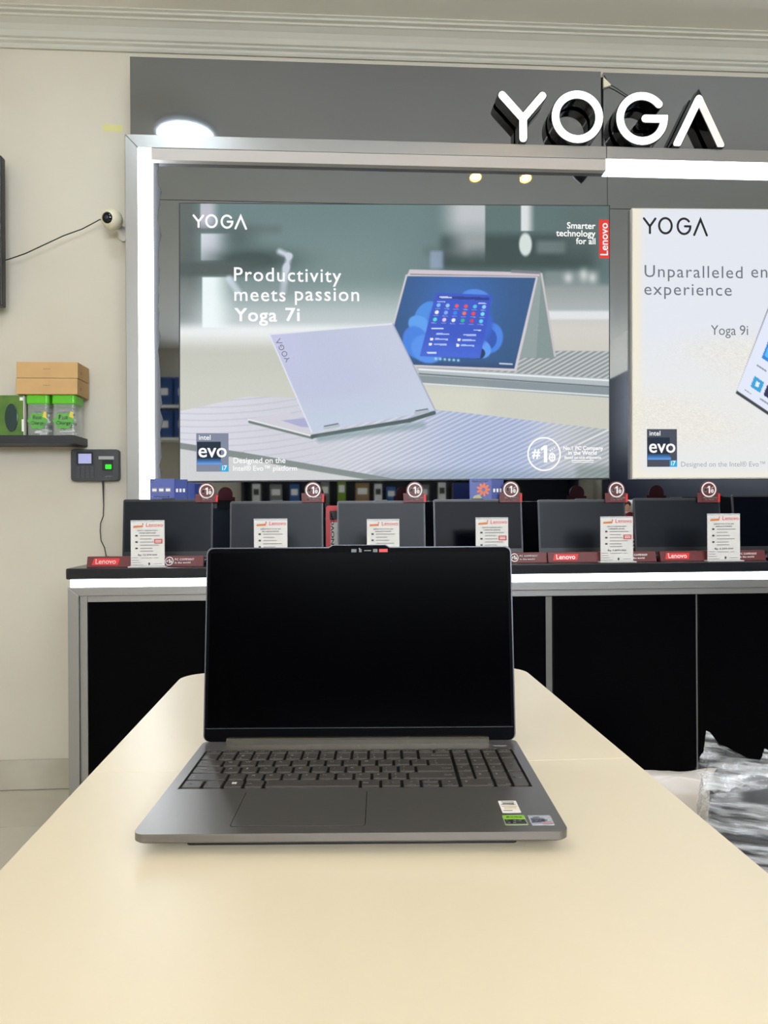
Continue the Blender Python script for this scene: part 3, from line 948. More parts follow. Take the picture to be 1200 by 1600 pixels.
def small_laptop_meshes():
    r = {}
    b = B()
    b.rings([[(x, y, z) for x, y in rr(-LW / 2 + i_, LW / 2 - i_, i_, LD - i_, .010)] for z, i_ in ((.002, .012), (.008, 0), (.016, 0), (.017, .001))])
    r['base'] = b.obj('base', M_lap, data_only=True, smooth=30)
    b = B()
    for row in range(5):
        for c in range(14): b.box(-.133 + c * .019, -.133 + c * .019 + .0165, .080 + row * .0195, .080 + row * .0195 + .0165, .0165, .0185)
    r['keyboard'] = b.obj('keyboard', M_keyd, data_only=True)
    r['touchpad'] = B().slab(rr(-.055, .055, .010, .070, .003), .0165, .0174).obj('touchpad', M_lap, data_only=True)
    return r


SL = small_laptop_meshes()
lap_px = [(193, 333, 780, 'dark laptop at the counter end nearest the wall clocking terminal', 5), (360, 505, 783, 'dark laptop, second from the counter end by the wall', 5),
          (527, 664, 782.5, 'dark laptop behind the front laptop and beside a red packet', 5), (677, 815, 780, 'black-screened laptop carrying a blue topper card with an orange flower', 6),
          (840, 976, 780.5, 'dark laptop beside the photo card of a person', 6), (989, 1124, 778, 'dark laptop to the other side of the photo card of a person', 6),
          (1143, 1280, 772.5, 'dark laptop at the photo edge, behind the last price card', 6)]
LIDY = 2.715
lap_tops = []
for i, (xa, xb, yt, lb, tilt) in enumerate(lap_px):
    top = at((xa + xb) / 2, yt, LIDY)
    w = (atx(xb, LIDY, 800) - atx(xa, LIDY, 800)) / LW
    t = math.radians(tilt)
    o = thing('display_laptop', lb, 'laptop', (top.x, LIDY - LH * math.sin(t) - LD + .004, CT), 0, group='laptops on the counter')
    for n_ in ('base', 'keyboard', 'touchpad'):
        c = link(n_, SL[n_], o)
        c.scale = (w, 1, 1)
    lh = (top.z - CT - .018) / math.cos(t)
    W = LW * w / 2
    Mx = lid_matrix(LD - .004, .018, t)
    b = B().plate(rr(-W, W, .0, lh, .008), 0, .006)
    lid_ = b.xf(Mx).obj('lid', M_lap, o, smooth=30)
    b = B().plate(rr(-W + .002, W - .002, .004, lh - .002, .006), -.0012, 0)
    bz = b.xf(Mx).obj('bezel', M_bez, lid_)
    b = B().plate([(-W + .006, .020), (W - .006, .020), (W - .006, lh - .009), (-W + .006, lh - .009)], -.0018, -.001)
    b.xf(Mx).obj('screen', M_scr2 if i in (3, 6) else M_scr, lid_)
    b = B().plate(rr(-.022, .022, lh - .003, lh + .0035, .002), -.001, .005)
    b.xf(Mx).obj('camera_bump', M_bez, lid_)
    B().tube([(-W * .8, LD - .006, .0185), (W * .8, LD - .006, .0185)], .0035, 8).obj('hinge', M_bez, o, smooth=60)
    lap_tops.append((top.x, top.z, W))

# ------------------------------------------------------------------ topper badges on the lids
def badge(px, yc, label):
    y_ = LIDY - .012
    c = at(px, yc, y_)
    k = at(px + 10, yc, y_).x - c.x
    k /= 10
    lidz = at(px, 781, LIDY).z
    t = thing('topper_badge', label, 'badge', (c.x, y_, lidz), group='maroon topper badges on the laptop lids')
    zc = c.z - lidz
    out = []
    r = 13.4 * k
    for q in range(17):
        a = math.radians(-20 + 220 * q / 16)
        out.append((r * math.cos(a), zc + r * math.sin(a)))
    zb = -4.0 * k
    out = [(17 * k, zb), (17.5 * k, zc - 5.5 * k), (13.5 * k, zc - 4.7 * k)] + out + [(-13.5 * k, zc - 4.7 * k), (-18 * k, zc - 4.5 * k), (-17.5 * k, zb)]
    B().plate(out, -.002, .001).obj('plate', M_maroon, t)
    # clip reaching over and behind the lid
    B().box(-14 * k, 14 * k, .001, .026, .0025, .0045).box(-14 * k, 14 * k, .024, .026, -.03, .0045).obj('clip', M_black, t)
    b = B()
    number_one(b, lambda u, v: (u, -.0026, v), 0, zc, 10.6 * k, 1.0 * k, 0, 24)
    for n_, zz in enumerate((zc - 13.2 * k, zc - 15.5 * k, zc - 17.6 * k)):
        if zz < zb: continue
    for s_, zz in (('No.1 PC Company', zb + 6.6 * k), ('in the World', zb + 3.6 * k)):
        b.text(s_, lambda u, v: (u, -.0026, v), -9 * k, zz, w=(22 if 'No' in s_ else 17) * k, h=2.0 * k, bold=.04, res=1)
    b.obj('print', M_wprint, t)
    B().plate([(14 * k, zb + .5 * k), (17.3 * k, zb + .5 * k), (17.4 * k, zc - 6.2 * k), (14.6 * k, zc - 6.2 * k)], -.003, -.002).obj('red_tab', M_red, t)


for i, (px, yc) in enumerate(((323, 767.5), (489, 766), (648, 766), (798, 765), (963, 765.5), (1107, 765))):
    badge(px, yc, ['maroon number-one badge on the laptop at the counter end', 'maroon number-one badge just left of the red packet',
                   'maroon number-one badge under the middle of the big lightbox', 'maroon number-one badge overlapping the orange-flower card',
                   'maroon number-one badge above the photo card of a person', 'maroon number-one badge below the white lightbox'][i])

# ------------------------------------------------------------------ blue topper cards
M_bluecard = mat('violet_blue_print', (84, 98, 168), 0.45)
M_bluedark = mat('deep_blue_print', (40, 62, 140), 0.45)
M_navy = mat('navy_side', (20, 34, 80), 0.5)
def topper(xa, xm_, xb, yt, label, flower):
    y_ = LIDY + .012
    a, m_, c = at(xa, yt, y_), at(xm_, yt, y_), at(xb, yt, y_)
    lz = at(xa, 782, LIDY).z
    t = thing('topper_card', label, 'card', (a.x, y_, lz))
    h = a.z - lz
    W1, W2 = m_.x - a.x, c.x - a.x
    B().box(0, W1, 0, .012, -.03, h).obj('front_panel', M_bluecard, t)
    B().box(W1, W2, .002, .014, -.03, h - .003).obj('side_panel', M_bluedark, t)
    b = B()
    f = lambda u, v: (u, -.0006, v)
    if flower:
        for q in range(9):
            an = 2 * math.pi * q / 9
            ctr = (W1 * .62 + math.cos(an) * h * .2, h * .5 + math.sin(an) * h * .2)
            pts = [(ctr[0] + h * (.13 * math.cos(s_) * math.cos(an) - .06 * math.sin(s_) * math.sin(an)), ctr[1] + h * (.13 * math.cos(s_) * math.sin(an) + .06 * math.sin(s_) * math.cos(an))) for s_ in np.linspace(0, 2 * math.pi, 9)[:-1]]
            b.add([(u, -.0006 - .00003 * q, v) for u, v in pts], [tuple(range(8))], 1)
        b.flat([(W1 * .08, h * .04), (W1 * .62, h * .04), (W1 * .42, h * .28), (W1 * .2, h * .22)], -.0005, 2)
        b.text('Windows 11', f, W1 * .1, h * .84, w=W1 * .7, bold=.02, mi=0, res=1)
    else:
        for q in range(3):
            b.box(W1 * (.08 + .28 * q), W1 * (.30 + .28 * q), -.0008, 0, h * .36, h * .60, 3)
            b.box(W1 * (.10 + .28 * q), W1 * (.28 + .28 * q), -.0012, 0, h * .42, h * .54, 0)
        b.text('STUDENT', f, W1 * .08, h * .14, w=W1 * .74, h=h * .07, bold=.02, res=1)
        b.text('ms', f, W1 * .08, h * .84, w=W1 * .14, bold=.02, res=1)
    for q in range(3):
        b.box(W1 + (W2 - W1) * (.14 + .27 * q), W1 + (W2 - W1) * (.3 + .27 * q), .0012, .002, h * .38, h * .54, 0)
    b.obj('print', [M_wprint, mat('coral_print', (232, 128, 92), .6), mat('olive_print', (190, 186, 150), .6), mat('sand_print', (120, 124, 150), .6)], t)


topper(234, 272, 292, 748, 'blue product topper card on the laptop nearest the wall', False)
topper(734, 768, 787, 748, 'blue topper card with an orange flower picture', True)

# ------------------------------------------------------------------ standing packet and photo card between laptops
pk = at(509, 790, 2.80)
t = thing('red_packet', 'tall red packet standing between two counter laptops', 'packet', (pk.x, 2.80, CT))
hh = pk.z - CT
B().plate(rr(0, .09, 0, hh, .010), 0, .025).obj('box', mat('packet_red', (196, 34, 42), .4), t, smooth=30)
B().box(.014, .045, -.0008, 0, hh - .052, hh - .02).obj('dark_square', M_dprint, t)
b = B().text('L', lambda u, v: (u, -.0016, v), .019, hh - .044, h=.018, bold=.03)
b.obj('letter', M_wprint, t)
b = B().box(.018, .07, -.0008, 0, .01, hh - .062).obj('strip', M_paper, t)
b = B().text('LENOVO', lambda u, v: (.03 - v, -.0014, .02 + u), 0, 0, w=.13, h=.011, bold=.03)
b.obj('lettering', M_dprint, t)

pk = at(972, 781, 2.80)
t = thing('photo_card', 'standing photo card of a person in a maroon shirt', 'card', (pk.x, 2.80, CT))
hh = pk.z - CT
B().box(0, .085, 0, .003, 0, hh).box(.02, .06, .003, .05, 0, .004).obj('board', M_paper, t)
b = B()
f = lambda pts, mi, y=-.0006: b.add([(u, y, v) for u, v in pts], [tuple(range(len(pts)))], mi)
k = .0022
def el(cx, cz, rx, rz, n=16, a0=0, a1=360): return [(cx + rx * math.cos(math.radians(a0 + (a1 - a0) * q / n)), cz + rz * math.sin(math.radians(a0 + (a1 - a0) * q / n))) for q in range(n)]
f([(0, 0), (.07, 0), (.07, hh - .1), (.055, hh - .052), (.028, hh - .046), (.004, hh - .056), (0, hh - .06)], 0, -.0004)
f(el(.020, hh - .026, .0125, .020), 1, -.0006)
f(el(.020, hh - .016, .0145, .0125), 2, -.0008)
f(el(.0205, hh - .030, .0100, .014), 1, -.0010)
for r_ in range(3): f([(.036, .03 + r_ * .014), (.066, .03 + r_ * .014), (.066, .036 + r_ * .014), (.036, .036 + r_ * .014)], 3, -.0006)
f([(.040, hh - .05), (.058, hh - .07), (.052, hh - .11), (.044, hh - .1)], 1, -.0007)
b.obj('photo_print', [mat('shirt_print', (140, 30, 48), .6), mat('skin_print', (206, 156, 124), .6), mat('hair_print', (28, 24, 24), .6), M_wprint], t)

# ------------------------------------------------------------------ maroon strips in front of the laptops
def strip_meshes():
    L = .372
    b = B()
    # wedge with a sloped front, 36 mm high
    pr = [(0, 0), (.021, 0), (.021, .034), (.010, .034)]
    b.rings([[(x, y, z) for y, z in pr] for x in (0, L)])
    r = {'body': b.obj('body', M_maroon, data_only=True, bevel=.0012)}
    fn = lambda u, v: (u, v * .294 - .0009, v)
    b = B()
    b.add([fn(.016, .007), fn(.099, .007), fn(.104, .028), fn(.022, .028)], [(0, 1, 2, 3)], 0)
    fn2 = lambda u, v: (u, v * .294 - .0016, v)
    b.text('Lenovo', fn2, .028, .011, w=.064, bold=.025, mi=1)
    r['red_tag'] = b.obj('red_tag', [M_red, M_wprint], data_only=True)
    b = B()
    number_one(b, fn, .262, .0175, .0125, .0011, 0, 24)
    b.text('PC COMPANY', fn, .280, .0195, w=.062, h=.0065, bold=.03, res=1)
    b.text('in the world', fn, .280, .0095, w=.050, h=.006, bold=.03, res=1)
    r['print'] = b.obj('print', M_wprint, data_only=True)
    return r


SM = strip_meshes()
STY = 2.478
for i, px in enumerate((135, 322, 505, 683, 857, 1033, 1206)):
    x = atx(px, STY, 875)
    t = thing('display_strip', ['maroon display strip at the counter end by the wall', 'maroon display strip hidden behind the front laptop, second along', 'maroon display strip behind the middle of the front laptop',
              'maroon display strip passing behind the corner of the front laptop', 'maroon display strip with red tag just past the front laptop', 'maroon display strip with red tag below the photo card gap',
              'maroon display strip at the photo edge'][i], 'display strip', (x, STY + .002 * (i % 2), CT), math.radians((0, 0, .5, 0, -.4, .6, 0)[i]), group='maroon display strips on the counter')
    for n_, me in SM.items(): link(n_, me, t)

# ------------------------------------------------------------------ price cards in acrylic stands
def price_card(i, xa, xb, yt, label, head, price, sticker):
    y_ = 2.459
    a, c = at(xa, yt, y_), at(xb, yt, y_)
    w, h = c.x - a.x, a.z - CT
    t = thing('price_card', label, 'price card', ((a.x + c.x) / 2, y_, CT), group='white price cards on the counter')
    b = B().box(-w / 2, w / 2, -.0015, -.0003, .004, h).box(-w / 2, w / 2, .0013, .0025, .004, h)
    b.obj('acrylic_holder', M_acrylic, t)
    B().box(-w / 2 - .006, w / 2 + .006, -.016, .014, .0, .0036).obj('foot', mat('frosted_acrylic', (214, 212, 208), .25), t, bevel=.001)
    B().box(-w / 2 + .001, w / 2 - .001, -.0002, .0012, .005, h - .006).obj('paper', M_paper, t)
    Y_ = -.0017
    b = B()
    f = lambda u, v: (u, Y_, v)
    X0, H = -w / 2, h - .006
    b.text('Lenovo', f, X0 + w * .46, H * .895, w=w * .50, mi=0, res=2)
    b.add([f(X0 + w * .08, H * .875), f(X0 + w * .36, H * .885), f(X0 + w * .37, H * .93), f(X0 + w * .09, H * .92)], [(0, 1, 2, 3)], 1)
    b.add([f(X0 + w * .345, H * .935), f(X0 + w * .37, H * .935), f(X0 + w * .385, H * .975), f(X0 + w * .35, H * .97)], [(0, 1, 2, 3)], 0)
    b.text(head[0], f, 0, H * .80, w=w * .60, h=H * .026, align='c', mi=3, bold=.02, res=1)
    b.text(head[1], f, 0, H * .745, w=w * .50, h=H * .026, align='c', mi=3, bold=.02, res=1)
    for q, (zz, ww) in enumerate(((.69, .58), (.62, .34), (.55, .40), (.48, .55), (.41, .36), (.35, .38))):
        b.add([f(X0 + w * .28, H * zz), f(X0 + w * (.28 + ww), H * zz), f(X0 + w * (.28 + ww), H * (zz + .014)), f(X0 + w * .28, H * (zz + .014))], [(0, 1, 2, 3)], 2)
        if q in (0, 2, 4): b.add([f(X0 + w * .14, H * (zz - .008)), f(X0 + w * .21, H * (zz - .008)), f(X0 + w * .21, H * (zz + .026)), f(X0 + w * .14, H * (zz + .026))], [(0, 1, 2, 3)], 3)
    b.text('Rp ' + price, f, 0, H * .255, w=w * .56, h=H * .036, align='c', mi=3, bold=.02, res=1)
    for zz, xa_, ww in ((.20, .30, .34), (.205, .02, .2), (.15, .02, .22), (.10, .02, .26), (.05, .02, .35), (.07, .68, .24), (.20, .7, .12)):
        b.add([f(X0 + w * xa_, H * zz), f(X0 + w * (xa_ + ww), H * zz), f(X0 + w * (xa_ + ww), H * (zz + .009)), f(X0 + w * xa_, H * (zz + .009))], [(0, 1, 2, 3)], 2)
    b.add([f(X0 + w * .52, H * .05), f(X0 + w * .57, H * .05), f(X0 + w * .57, H * .1), f(X0 + w * .52, H * .1)], [(0, 1, 2, 3)], 3)
    b.obj('print', [M_red, M_oprint, M_gprint, M_dprint], t)
    if sticker:
        b = B().box(X0 + w * .70, X0 + w * .94, Y_ - .0006, Y_ + .0001, H * .525, H * .625, 0)
        for q in range(2):
            b.add([(X0 + w * .73, Y_ - .0009, H * (.55 + .035 * q)), (X0 + w * .91, Y_ - .0009, H * (.55 + .035 * q)), (X0 + w * .91, Y_ - .0009, H * (.565 + .035 * q)), (X0 + w * .73, Y_ - .0009, H * (.565 + .035 * q))], [(0, 1, 2, 3)], 1)
        b.obj('red_sticker', [mat('sticker_red', (186, 60, 52), .6), M_wprint], t)


for i, a in enumerate(((204, 257, 813, 'white price card with red sticker in front of the laptop at the counter end', ('LENOVO IDEAPAD SLIM 3', '15IRH8-83EM0068ID'), '12.399.000', True),
                       (396.5, 449, 810.5, 'white price card before the second counter laptop, half hidden by the front laptop', ('LENOVO V14 G4', 'IRU-83A0008TID'), '8.999.000', False),
                       (573, 624, 811, 'white price card directly above the camera notch of the front laptop', ('LENOVO V14 G4', 'AMN-82YT00HAID'), '7.299.000', False),
                       (743, 794, 808.5, 'white price card above the corner of the front laptop screen', ('LENOVO IDEAPAD SLIM 3', '14IAH8-83EQ'), '9.499.000', True),
                       (938, 989, 807, 'white price card with red sticker in front of the photo card', ('LENOVO IDEAPAD SLIM 3', '14ABR8-82XL'), '9.899.000', True),
                       (1105, 1156, 802.5, 'white price card without sticker below the white lightbox', ('LENOVO V14 G4', 'AMN-82YT00HBID'), '6.399.000', False))): price_card(i, *a)

# ------------------------------------------------------------------ things on the back wall, left
tx = atx(3, 3.0, 360)
z0_, z1_ = at(5, 478, 3.0).z, at(5, 243, 3.0).z
t = thing('wall_television', 'black flat television on the wall, only its edge in view', 'television', (tx, WY, z0_))
B().box(-1.10, 0, -.095, -.055, 0, z1_ - z0_).obj('housing', M_black, t, bevel=.004)
B().box(-1.09, -.010, -.0965, -.0945, .012, z1_ - z0_ - .010).obj('screen', M_blackgloss, t)
B().box(-.8, -.3, -.055, -.001, .15, z1_ - z0_ - .15).obj('wall_bracket', M_black, t)

# security camera with its wire
c = at(175, 343, 3.0)
t = thing('security_camera', 'small cream ball security camera beside the aluminium frame', 'camera', (c.x, WY, c.z))
B().lathe([(.001, 0), (.030, 0), (.032, .006), (.030, .012), (.018, .030), (.016, .055), (.001, .055)], origin=(.028, -.001, -.028), axis=(-.35, -1, .3), n=24).obj('base', M_white, t, smooth=40)
ctr = Vector((0, -.09, 0))
b = B()
n1, n2 = 24, 14
b.lathe([(.041 * math.sin(math.pi * q / n2) + 1e-4, -.041 * math.cos(math.pi * q / n2)) for q in range(n2 + 1)], origin=ctr, axis=(0, 0, 1), n=n1)
b.obj('ball', M_cream, t, smooth=60)
dirn = Vector((-.24, -.93, -.16)).normalized()
b = B().lathe([(1e-4, .0425), (.010, .0420), (.018, .0386), (.0215, .0352), (.0218, .034), (1e-4, .034)], origin=ctr, axis=dirn, n=28)
b.obj('face', M_blackgloss, t, smooth=50)
B().lathe([(1e-4, .0440), (.006, .0438), (.008, .0415), (1e-4, .0415)], origin=ctr, axis=dirn, n=16).obj('lens', mat('lens_blue', (40, 44, 70), .05), t, smooth=50)
wp = [at(x_, y_, 3.03) for x_, y_ in ((4, 408), (20, 403), (40, 396), (70, 382), (100, 368), (128, 358), (145, 349), (156, 343), (166, 346))]
tag(B().tube(wp, .0022, 6).obj('camera_wire', M_cable, smooth=60), 'thin black wire from television to security camera', 'wire')

# yellow tape
a, c = at(161, 206, WY), at(192, 194.5, WY)
tag(B().plate([(a.x, a.z + .003), (c.x, a.z), (c.x, c.z - .003), (a.x, c.z)], WY - .0006, WY - .0001).obj('yellow_tape', mat('tape', (214, 208, 140), .5)), 'short strip of yellow tape on the wall', 'tape')

# wall shelf with packets and cartons
SHY = 2.94
sx1 = atx(117, SHY, 680)
sz1, sz0 = at(60, 680, SHY).z, at(60, 693, SHY).z
shelf = tag(B().box(XL + .3, sx1, SHY, WY - .001, sz0, sz1).obj('wall_shelf', mat('shelf_black', (38, 40, 46), .45), bevel=.0015), 'black floating wall shelf', 'shelf')
M_lime = mat('lime_plastic', (92, 190, 30), .35)
M_clear = mat('clear_jar', (240, 246, 240), .06, alpha=.25)
M_label = mat('green_label', (92, 168, 70), .5)
for i, (xa, xb, lb) in enumerate(((80, 118, 'square clear jar with lime lid at the shelf end'), (40, 76, 'square clear jar with lime lid beside the green mouse box'))):
    a, c = at(xa, 680, SHY + .006), at(xb, 617, SHY + .006)
    w, h = c.x - a.x, c.z - sz1
    d = .095
    t = thing('candy_jar', lb, 'jar', ((a.x + c.x) / 2, SHY + .008, sz1), group='lime-lidded jars on the wall shelf')
    B().slab(rr(-w / 2 + .003, w / 2 - .003, .002, d - .002, .012), .0, h * .80).obj('body', M_clear, t, smooth=30)
    B().slab(rr(-w / 2, w / 2, -.001, d + .001, .012), h * .78, h).obj('lid', M_lime, t, bevel=.003)
    b = B()
    out = [(w * .40 * math.cos(s_) * (1 + .10 * math.cos(6 * s_)), h * .36 + h * .20 * math.sin(s_) * (1 + .10 * math.cos(6 * s_))) for s_ in np.linspace(0, 2 * math.pi, 37)[:-1]]
    b.plate(out, -.0006, .0012, 0)
    b.text('Fast', lambda u, v: (u, -.0014, v), 0, h * .40, w=w * .36, align='c', bold=.03, mi=1)
    b.text('Charge', lambda u, v: (u, -.0014, v), 0, h * .27, w=w * .58, align='c', bold=.03, mi=2)
    b.add([(w * .22, -.001, h * .46), (w * .40, -.001, h * .42), (w * .38, -.001, h * .58), (w * .28, -.001, h * .60)], [(0, 1, 2, 3)], 3)
    b.obj('label', [M_label, M_wprint, mat('pale_green_print', (190, 230, 200), .5), mat('yellow_print', (222, 200, 70), .5)], t)
    random.seed(20 + i)
    for q in range(4):
        pts = []
        for s_ in range(10): pts.append((random.uniform(-w * .34, w * .34), random.uniform(.02, d - .02), .008 + h * .66 * (q + s_ / 10) / 4 * random.uniform(.8, 1)))
        B().tube(pts, .005, 6).obj('packed_cable', [M_white, M_cable][q % 2], t, smooth=60)
# green box with a mouse behind a window
a, c = at(-14, 680, SHY + .006), at(37, 617.5, SHY + .006)
w, h = c.x - a.x, c.z - sz1
t = thing('mouse_box', 'green box with a dark oval mouse in its window', 'box', (a.x, SHY + .008, sz1))
B().box(0, w, 0, .09, 0, h).obj('carton', mat('box_green', (92, 130, 48), .4, noise_amt=.2, noise_scale=12, rgb2=(60, 96, 34)), t, bevel=.001)
B().plate([(w * .62 + w * .20 * math.cos(s_), h * .44 + h * .35 * math.sin(s_)) for s_ in np.linspace(0, 2 * math.pi, 25)[:-1]], -.004, .001).obj('mouse', mat('mouse_dark', (30, 54, 52), .15), t, bevel=.002)
B().box(w * .93, w * .985, -.0006, 0, h * .1, h * .4).box(w * .87, w * .97, -.0006, 0, h * .87, h * .95).obj('print', M_wprint, t)
B().box(w * .985, w + .001, -.0008, .02, .002, h - .002).obj('pale_edge', M_paper, t)
# two flat cardboard cartons lying on the jars
jt = at(100, 617, SHY + .006).z
a = at(25, 600, SHY - .002); c = at(121, 600, SHY - .002)
ch = [at(70, 614.5, SHY - .002).z, 0]
hb = (at(70, 566, SHY).z - jt) / 2
for i, lb in enumerate(('lower of two flat brown cartons on the jars', 'upper of two flat brown cartons above the shelf')):
    w = c.x - a.x
    t = thing('flat_carton', lb, 'carton', (a.x + (.0015 if i else 0), SHY - .002, jt + .0008 + i * (hb + .0006)), 0, group='flat brown cartons on the shelf jars')
    B().box(0, w, 0, .13, 0, hb - .0006).obj('carton', M_card, t, bevel=.0015)
    b = B().text('Lenovo', lambda u, v: (u, -.0006, v), w * .5, hb * .52, w=w * .11, bold=.01, res=1, align='c')
    b.text('o', lambda u, v: (w + .0006, .03 + u, v), 0, hb * .3, h=hb * .3, res=2)
    b.obj('print', mat('brown_print', (120, 84, 48), .7), t)

# fingerprint terminal and its cable
TY = WY - .034
a, c = at(110.5, 751.5, TY), at(185, 702, TY)
w, h = c.x - a.x, c.z - a.z
t = thing('fingerprint_terminal', 'dark grey fingerprint clocking terminal on the wall with lit screen', 'terminal', (a.x, TY, a.z))
M_term = mat('terminal_grey', (58, 60, 64), .4)
B().plate(rr(0, w, 0, h, .012), 0, .033).obj('housing', M_term, t, bevel=.003)
B().plate(rr(w * .12, w * .47, h * .50, h * .93, .004), -.0012, .0005).obj('screen_bezel', M_black, t)
B().box(w * .165, w * .435, -.002, -.0005, h * .55, h * .86).obj('screen', mat('terminal_screen', (60, 60, 80), .3, emit=(186, 190, 240), estr=.8), t)
for r_ in range(4):
    for q in range(4):
        B().box(w * (.13 + .095 * q), w * (.205 + .095 * q), -.003, .0005, h * (.10 + .095 * r_), h * (.17 + .095 * r_)).obj('key', mat('terminal_key', (70, 72, 76), .5), t)
B().box(w * .585, w * .905, -.0012, .0005, h * .68, h * .78).obj('silver_label', mat('silver', (170, 172, 172), .4), t)
B().plate(rr(w * .66, w * .88, h * .32, h * .66, .005), -.004, .0005).obj('sensor_hood', M_black, t)
B().plate(rr(w * .73, w * .86, h * .37, h * .52, .003), -.006, -.003).obj('green_sensor', mat('sensor_green', (10, 120, 20), .3, emit=(40, 235, 40), estr=1.0), t)
B().text('Fingerspot', lambda u, v: (u, -.0006, v), w * .67, h * .125, w=w * .22, bold=.03, res=1).obj('lettering', M_wprint, t)
cp = [at(x_, y_, TY + .012) for x_, y_ in ((161, 752), (161.5, 770), (162, 790), (161.5, 806), (157, 818), (156.5, 830), (158, 845), (163.5, 856), (166, 870))]
cp.append(Vector((cp[-1].x + .004, WY - .045, CT + .004))); cp.append(Vector((cp[-1].x + .02, WY - .06, CT + .003)))
tag(B().tube(cp, [.0042, .003] + [.002] * 9, 6).obj('terminal_cable', M_cable, smooth=60), 'thin black cable hanging from the fingerprint terminal', 'cable')
# cable by the cabinet's foot and on the skirting
q0 = cx0 - .012
cb = [(q0, 3.05, .5), (q0, 3.05, .3), (q0, 3.04, .12), (q0 - .03, 2.98, .012), (q0 - .035, 2.90, .008), (q0 - .005, 2.86, .02), (q0 + .004, 2.80, .012), (q0 - .03, 2.72, .008), (q0 - .01, 2.66, .008)]
tag(B().tube(cb, .006, 8).obj('floor_cable', M_cable, smooth=60), 'black cable curling down beside the cabinet foot', 'cable')

# ------------------------------------------------------------------ table
TZ = .8195
TX0, TX1, TYN, TYF, SEAM = -.266, .331, .16, 1.335, .832
tb_ = thing('display_table', 'long cream laminate table carrying the open front laptop', 'table', (0, 0, 0))
r_ = .05
def corner(cx, cy, r, a0): return [(cx + r * math.cos(math.radians(a0 + 90 * q / 8)), cy + r * math.sin(math.radians(a0 + 90 * q / 8))) for q in range(9)]
far = [(TX0, SEAM + .00015), (TX1, SEAM + .00015)] + corner(TX1 - r_, TYF - r_, r_, 0) + corner(TX0 + r_, TYF - r_, r_, 90)
near = corner(TX0 + r_, TYN + r_, r_, 180) + corner(TX1 - r_, TYN + r_, r_, 270) + [(TX1, SEAM - .00015), (TX0, SEAM - .00015)]
B().slab(far, TZ - .028, TZ).obj('top_panel', M_table, tb_, bevel=.0004)
B().slab(near, TZ - .028, TZ).obj('top_panel', M_table, tb_, bevel=.0004)
b = B()
for a in ((TX0 + .05, TX1 - .05, TYN + .05, TYN + .07), (TX0 + .05, TX1 - .05, TYF - .07, TYF - .05), (TX0 + .05, TX0 + .07, TYN + .07, TYF - .07), (TX1 - .07, TX1 - .05, TYN + .07, TYF - .07)):
    b.box(*a, TZ - .085, TZ - .0285)
b.obj('apron', M_metalleg, tb_)
for x in (TX0 + .05, TX1 - .09):
    for y in (TYN + .05, TYF - .09): B().box(x, x + .04, y, y + .04, 0, TZ - .0285).obj('leg', M_metalleg, tb_, bevel=.002)

# ------------------------------------------------------------------ front laptop
M_deck = mat('laptop_deck_grey', (116, 112, 108), 0.30, metal=0.65, bump=.04, bump_scale=900)
M_key = mat('key_grey', (66, 62, 58), 0.42)
M_legend = mat('key_legend', (226, 224, 220), 0.5)
M_well = mat('key_well', (9, 9, 9), 0.6, spec=.2)
M_lidm = mat('front_lid_grey', (84, 85, 90), 0.35, metal=.5)
M_display = mat('front_display_glass', (1, 1, 2), 0.2, spec=0.03)
M_bezel = mat('front_bezel', (3, 3, 4), 0.45, spec=0.03)
M_bar = mat('hinge_bar_satin', (92, 88, 78), 0.25, metal=.7)
lt = thing('laptop', 'open grey laptop with number pad and black screen on the cream table', 'laptop', (.0105, .615, TZ), math.radians(-3.5))
HW, DD, DZ = .179, .249, .018
def lr(i_, z): return [(x, y, z) for x, y in rr(-HW + i_, HW - i_, i_, DD - i_, max(.009 - i_ * .2, .003), 5)]
B().rings([lr(.022, .0035), lr(.0015, .0100), lr(0, .0115), lr(0, .0165)]).obj('base', M_deck, lt, smooth=30)
for y in (.02, DD - .032): B().slab(rr(-.14, .14, y, y + .010, .004), 0, .0036).obj('rubber_foot', M_black, lt)
# deck around the keyboard well
wx, wy0, wy1 = .1690, .1005, .2175
b = B()
fr = corner(-HW + .009, .009, .009, 180) + corner(HW - .009, .009, .009, 270) + [(HW, wy0), (wx, wy0), (-wx, wy0), (-HW, wy0)]
bk = [(-HW, wy1), (-wx, wy1), (wx, wy1), (HW, wy1)] + corner(HW - .009, DD - .009, .009, 0) + corner(-HW + .009, DD - .009, .009, 90)
b.slab(fr, .0165, DZ); b.slab(bk, .0165, DZ)
b.slab([(-HW, wy0), (-wx, wy0), (-wx, wy1), (-HW, wy1)], .0165, DZ); b.slab([(wx, wy0), (HW, wy0), (HW, wy1), (wx, wy1)], .0165, DZ)
b.obj('deck', M_deck, lt)
kb = B().box(-wx, wx, wy0, wy1, .0162, .0167).obj('keyboard', M_well, lt)
B().slab(rr(-.1022, .0117, .0133, .0927, .0035), DZ - .0002, DZ + .00005).obj('touchpad_groove', M_well, lt)
B().slab(rr(-.1015, .0110, .0140, .0920, .003), DZ - .0001, DZ + .00035).obj('touchpad', M_deck, lt)


